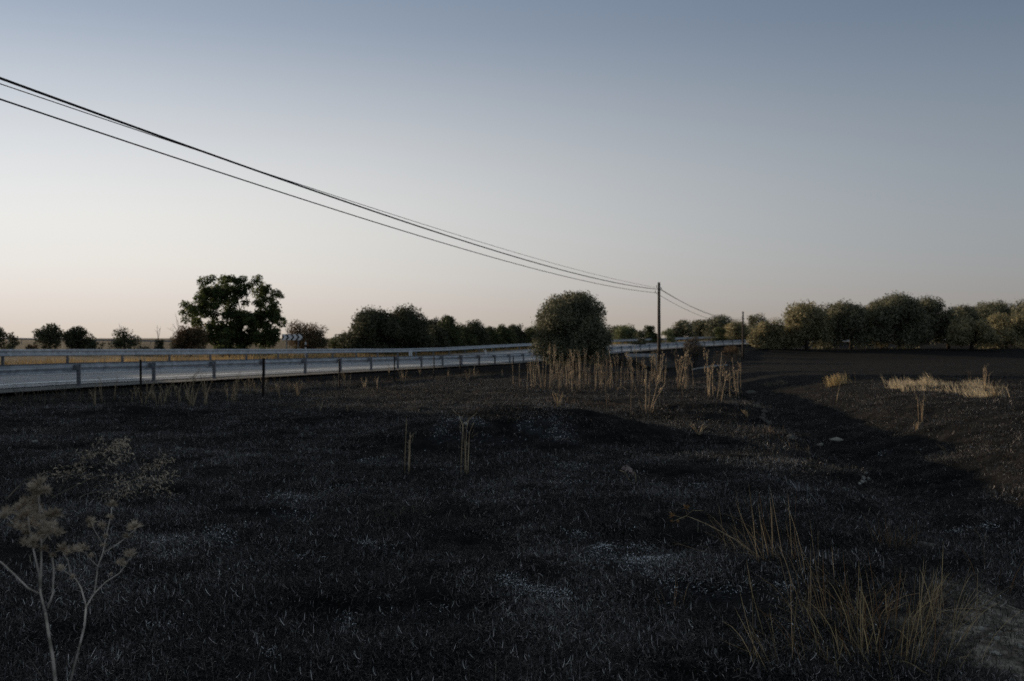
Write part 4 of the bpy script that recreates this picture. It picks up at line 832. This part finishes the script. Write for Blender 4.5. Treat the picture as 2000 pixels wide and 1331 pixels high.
M['stalk_dark'] = noise_mat('sooty_stalk', (0.065, 0.049, 0.036), (0.260, 0.195, 0.130), 3, .8, .2, stretch=(5, 5, 1))
ST = [stalk_mesh(i, False) for i in range(5)] + [stalk_mesh(i + 20, True) for i in range(4)]
for i in (1, 3, 6):
    ST[i].materials.clear(); ST[i].materials.append(M['stalk_dark'])
def stalk(px, py, h_px, label, group, headed=False, tilt=None):
    b = gpt(px, py); H = h_px * b.y / FPX; o = link('dry_stalk', ST[rw.randint(5, 8) if headed else rw.randint(0, 4)]); o.location = b
    o.scale = (rw.uniform(.65, 1.2),) * 2 + (H,); o.rotation_euler = (rw.uniform(-.08, .08), rw.gauss(0, .10) if tilt is None else tilt, rw.uniform(0, 6.28)) if tilt is None else (0, tilt, 0)
    tag(o, label, 'stalk', group)
gA = 'dry stalks below the lone oak'; lA = 'dry tan stalk in the dense stand below the lone oak'
for i in range(104):
    px = rw.uniform(1028, 1212) if i % 3 else rw.gauss(1110, 40); py = rw.uniform(738, 768) - abs(px - 1120) * .03
    stalk(px, py, rw.uniform(34, 66), lA, gA, rw.random() < .15)
gB = 'dry stalks before the culvert'
for i in range(34): stalk(rw.uniform(1212, 1300), rw.uniform(736, 760), rw.uniform(36, 62), 'dry headed stalk standing before the culvert', gB, rw.random() < .6)
gC = 'tall bundle of headed stalks'
for i in range(16): stalk(rw.gauss(1335, 10), rw.uniform(752, 762), rw.uniform(44, 74), 'stalk of the tall tight bundle past the timber pole', gC, rw.random() < .7)
gD = 'headed stalks by the ditch'
for i in range(22): stalk(rw.uniform(1368, 1448), rw.uniform(756, 790), rw.uniform(30, 84), 'stalk with round seed heads beside the ditch edge', gD, rw.random() < .75)
gE = 'splayed stalks'
for (px, h, tl) in ((1256, 70, -.26), (1262, 85, -.04), (1267, 82, .08), (1270, 96, .22), (1268, 70, .44)): stalk(px, 808, h, 'long bare stalk splaying from one root on the open char', gE, False, tl)
stalk(1232, 812, 92, 'lone crooked stalk beside the splayed root', None); stalk(1185, 796, 74, 'lone stalk with a hooked top before the dense stand', None); stalk(1334, 778, 60, 'charred footed stalk before the tall tight bundle', None)
stalk(1003, 755, 52, 'outlying stalk at the fence end of the dense stand', None)
for i, (px, py, w_) in enumerate(((1050, 752, 16), (1180, 738, 22), (1128, 748, 20), (1215, 758, 18))):
    b = gpt(px, py + 6); u = b.y / FPX; m = MB(); m.tube([(-w_ * u / 2, 0, .05), (-w_ * u * .3, .02, w_ * u * .35), (0, 0, w_ * u * .45), (w_ * u * .35, 0, w_ * u * .2), (w_ * u * .5, 0, -.02)], [.018, .016, .013, .010, .006], 6)
    o = m.build('bowed_straw', M['straw'], None, True); o.location = b; tag(o, 'pale straw bowed over to the ground before the dense stand', 'straw', 'bowed straws')
weed(1092, 795, None, 34, 7, 'small pale leafy weed before the dense stand of stalks', 420, None, .5, 'straw', .010)
weed(1365, 850, None, 26, 6, 'pale broken twigs lying in the open char', 421, None, 1.0, 'straw', .008)
weed(1460, 815, None, 18, 5, 'bent straws on the ditch edge below the headed stalks', 422, None, 1.0, 'straw', .008)
weed(1925, 760, None, 52, 5, 'brown flowering weed at the end of the unburnt strip', 423, None, .3, 'stalk', .012)
weed(1945, 775, None, 34, 6, 'pale bobbled weed in the unburnt strip', 424, None, .3, 'straw', .012)
weed(1895, 757, None, 40, 4, 'dark thin weed behind the unburnt strip', 425, None, .25, 'twig', .010)
weed(1790, 842, None, 22, 7, 'brown flower clump beside the three upright straws', 426, None, .5, 'stalk', .008)

# ------------------------------------------------------------------ thistles close by
def spiny_head(m, c, d, size, rr, n=34):
    d = Vector(d).normalized()
    m.tube([c - d * size * .2, c, c + d * size * .25], [size * .06, size * .16, size * .05], 6)
    for k in range(n):
        v = Vector((rr.gauss(0, 1), rr.gauss(0, 1), rr.gauss(0, 1))).normalized() + d * .9; v.normalize(); L_ = size * rr.uniform(.55, 1.1); w = v.orthogonal().normalized() * size * .05
        b = c + v * size * .08; mid = b + v * L_ * .5 + Vector((0, 0, rr.uniform(-.08, .08) * size)); m.face([b - w * .6, mid - w, b + v * L_, mid + w, b + w * .6])
def plant(base_px, D, lines, heads, label, seed, rad=.0042, hs=.034, n=34):
    rr = random.Random(seed); b = gat(base_px, D); r = empty('thistle', b, label, 'thistle')
    for i, (pl, r0, r1) in enumerate(lines):
        pts = [ray(x, y, D + rr.uniform(-.03, .03) * (j > 0) + (.02 * (i % 3 - 1)) * min(j, 2)) - b for j, (x, y) in enumerate(pl)]
        if i == 0: pts = [Vector((pts[0].x * .7, 0, -.05))] + pts
        m = MB(); m.tube(pts, list(np.linspace(r0 * .78, r1 * .78, len(pts))), 7); m.build('stem' if i == 0 else 'branch', M['thistle_stem'], r, True)
    for (x, y, k) in heads:
        m = MB(); spiny_head(m, ray(x, y, D + rr.uniform(-.06, .06)) - b, (rr.uniform(-.5, .5), rr.uniform(-.4, .2), 1), hs * k, rr, n); m.build('flower_head', M['thistle_head'], r)
T = lambda l: [(x / 3.087, 900 + y / 3.087) for x, y in l]
plant(128, 3.5, [(T([(425, 1331), (470, 1160), (510, 1000), (520, 880)]), .0052, .0042), (T([(520, 880), (490, 770), (465, 725), (425, 680), (410, 600), (380, 560)]), .0038, .002), (T([(520, 880), (570, 800), (585, 690), (590, 640), (620, 560), (640, 460), (665, 350), (680, 260)]), .004, .0018),
                 (T([(590, 640), (530, 580), (515, 550)]), .0026, .0016), (T([(620, 560), (700, 510), (760, 465), (810, 420)]), .0024, .0015), (T([(570, 800), (640, 730), (720, 680), (765, 620), (790, 570)]), .003, .0016), (T([(612, 490), (570, 420), (550, 370)]), .0024, .0015), (T([(425, 690), (380, 660), (365, 640)]), .002, .0014)],
      [(q[0] / 3.087, 900 + q[1] / 3.087, q[2]) for q in ((378, 540, 1.05), (410, 560, .7), (500, 535, .95), (470, 545, .8), (448, 540, .7), (545, 375, .85), (550, 400, .6), (615, 400, .75), (678, 270, .8), (664, 345, .6), (812, 410, 1.1), (765, 462, .6), (790, 575, 1.05), (730, 625, .8), (372, 660, .75), (440, 705, .5), (640, 460, .5), (620, 515, .5), (550, 578, .5), (672, 690, .35), (745, 630, .5))],
      'slender dry thistle forking low with pale spiny heads', 51, n=60, hs=.032)
plant(118, 2.85, [(T([(335, 1331), (318, 1180), (300, 1080), (275, 920)]), .0062, .0048), (T([(275, 920), (245, 800), (235, 680), (205, 550), (180, 430), (170, 340)]), .0042, .002), (T([(245, 800), (250, 600), (250, 400), (235, 260), (238, 160)]), .004, .002), (T([(240, 805), (170, 770), (90, 690), (10, 615), (-40, 590)]), .0036, .0024),
                  (T([(290, 890), (320, 800), (325, 650), (312, 560)]), .0034, .002), (T([(250, 500), (300, 430), (340, 350)]), .0026, .0016), (T([(180, 430), (100, 400), (40, 340)]), .0026, .0016), (T([(250, 420), (270, 330), (240, 270)]), .0026, .0016)],
      [(q[0] / 3.087, 900 + q[1] / 3.087, q[2]) for q in ((240, 150, 1.2), (195, 180, 1.1), (270, 190, 1.0), (230, 210, 1.0), (145, 265, 1.1), (190, 260, 1.0), (45, 320, 1.1), (30, 345, .9), (115, 295, 1.0), (300, 340, 1.1), (335, 330, 1.0), (170, 330, 1.1), (90, 400, 1.0), (225, 350, 1.0), (260, 400, 1.0), (345, 445, 1.05), (255, 460, 1.0), (145, 505, 1.0), (215, 490, 1.0), (290, 440, 1.1), (185, 390, 1.1), (130, 350, 1.0), (310, 400, .9), (230, 300, .9), (270, 540, .7), (200, 520, .8), (120, 410, .9), (320, 580, .6), (160, 440, .9))],
      'bushy dry thistle with a dense cluster of spiny heads', 52, n=56, hs=.027)
# withered thistle stalk leaning across the ash
b = gpt(1470, 1100); D = b.y; rr = random.Random(5); r = empty('fallen_thistle', b, 'withered thistle stalk lying aslant with orange brown star heads', 'thistle')
Q = lambda l: [(1280 + x / 6.05, 940 + y / 6.05) for x, y in l]
for i, (l_, r0) in enumerate(((Q([(1150, 860), (940, 690), (760, 590), (620, 515), (490, 460), (370, 410)]), .0045), (Q([(370, 410), (270, 450), (200, 480)]), .003), (Q([(380, 400), (440, 345), (570, 352)]), .0026), (Q([(370, 410), (360, 350)]), .0026), (Q([(340, 440), (210, 400)]), .0022))):
    pts = [ray(x, y, D - .02 * j) - b for j, (x, y) in enumerate(l_)]; m = MB(); m.tube(pts, list(np.linspace(r0, r0 * .55, len(pts))), 6); m.build('stem' if i == 0 else 'branch', M['straw'], r, True)
for (x, y, k) in Q([(362, 320)]) and [(*Q([(362, 320)])[0], 1.0), (*Q([(205, 410)])[0], 1.0), (*Q([(265, 478)])[0], .5), (*Q([(200, 480)])[0], .6)]:
    m = MB(); spiny_head(m, ray(x, y, D - .1) - b, (rr.uniform(-.4, .4), -.4, .8), .035 * k, rr, 26); m.build('flower_head', M['seed_orange'], r)
# ------------------------------------------------------------------ fallen leafy branch
Bq = lambda l: [(x / 5.556, 840 + y / 5.556) for x, y in l]
b = gpt(150, 985); D = b.y; rr = random.Random(9); r = empty('fallen_branch', b, 'scorched fallen branch with small curled leaves on black ground', 'branch')
BL = [Bq([(60, 770), (110, 710), (270, 545), (450, 480), (640, 420), (840, 370), (1000, 260), (1080, 100)]), Bq([(640, 660), (800, 420), (880, 330), (980, 270), (1280, 190), (1370, 130)]), Bq([(490, 800), (600, 720), (780, 630), (980, 530), (1100, 490), (1250, 510), (1400, 480), (1600, 400), (1860, 290)]),
      Bq([(790, 880), (920, 770), (1080, 700), (1330, 665), (1500, 680), (1700, 715)]), Bq([(880, 880), (1080, 770), (1240, 740), (1400, 715)]), Bq([(270, 550), (500, 500), (700, 480), (840, 470), (920, 510)]), Bq([(550, 350), (730, 260), (1000, 250), (1190, 190), (1280, 130)]), Bq([(980, 530), (1200, 560), (1400, 590), (1600, 560)]), Bq([(900, 420), (1100, 360), (1300, 320), (1450, 240)]), Bq([(1300, 520), (1500, 500), (1700, 600), (1880, 740)]),
      Bq([(1100, 330), (1270, 200), (1360, 140)]), Bq([(1350, 640), (1600, 430), (1850, 300)]), Bq([(1600, 640), (1880, 460)])]
lv = MB()
for i, pl in enumerate(BL):
    dd = rr.uniform(-.15, .5); pts = [ray(x, y, D + dd * min(1, j / 2) + rr.uniform(-.05, .05)) - b for j, (x, y) in enumerate(pl)]
    for p_ in pts: p_.z = max(p_.z, gz(p_.x + b.x, p_.y + b.y) - b.z + .01)
    m = MB(); r0 = .009 if i < 5 else .005; m.tube(pts, list(np.linspace(r0, .002, len(pts))), 6); m.build('branch', M['twig'], r, True)
    tot = len(pts) - 1
    for k in range(62):
        t = rr.uniform(.38, 1.0) * tot; j = min(int(t), tot - 1); q = pts[j].lerp(pts[j + 1], t - j) + Vector((rr.gauss(0, .03), rr.gauss(0, .06), rr.gauss(0, .03)))
        v = Vector((rr.gauss(.5, .8), rr.gauss(0, .8), rr.gauss(.25, .8))).normalized(); L_ = rr.uniform(.025, .055); w = v.orthogonal().normalized() * L_ * rr.uniform(.08, .16); lv.face([q, q + v * L_ * .5 + w, q + v * L_ + Vector((0, 0, -.006)), q + v * L_ * .5 - w])
        if k % 4 == 0: lv.tube([pts[j].lerp(pts[j + 1], t - j), q], [.0018, .001], 4, False)
lo = lv.build('leaves', M['thistle_head'], r)
# ------------------------------------------------------------------ withered leaf on its stalk
b = gpt(1240, 946); D = b.y; r = empty('withered_leaf', b, 'crumpled pinkish grey dead leaf on a bent stalk', 'leaf')
Wl = lambda l: [(1140 + x / 11.09, 880 + y / 11.09) for x, y in l]
bm = bmesh.new(); ol = Wl([(810, 400), (870, 340), (930, 310), (980, 330), (1040, 400), (1080, 470), (1090, 545), (1030, 520), (960, 460), (900, 470)]); rr = random.Random(2)
vs_ = [bm.verts.new(ray(x, y, D + rr.uniform(-.05, .05)) - b) for x, y in ol]; cvt = bm.verts.new(ray(*Wl([(960, 410)])[0], D - .05) - b)
for i in range(len(vs_)): bm.faces.new((vs_[i], vs_[(i + 1) % len(vs_)], cvt))
bmesh.ops.subdivide_edges(bm, edges=bm.edges[:], cuts=2, use_grid_fill=True)
for v in bm.verts: v.co += Vector((rr.uniform(-.004, .004), rr.uniform(-.015, .015), rr.uniform(-.004, .004)))
bmesh.ops.solidify(bm, geom=bm.faces[:], thickness=.0015)
me = bpy.data.meshes.new('blade'); bm.to_mesh(me); bm.free(); link('blade', me, r, M['dry_leaf'])
for l_ in (Wl([(780, 430), (900, 480), (950, 590), (1020, 665)]), Wl([(1040, 690), (1120, 730), (1140, 700), (1110, 500), (1080, 470)])):
    m = MB(); m.tube([ray(x, y, D - .04) - b for x, y in l_], [.004] * len(l_), 6); m.build('leaf_stalk', M['straw'], r, True)
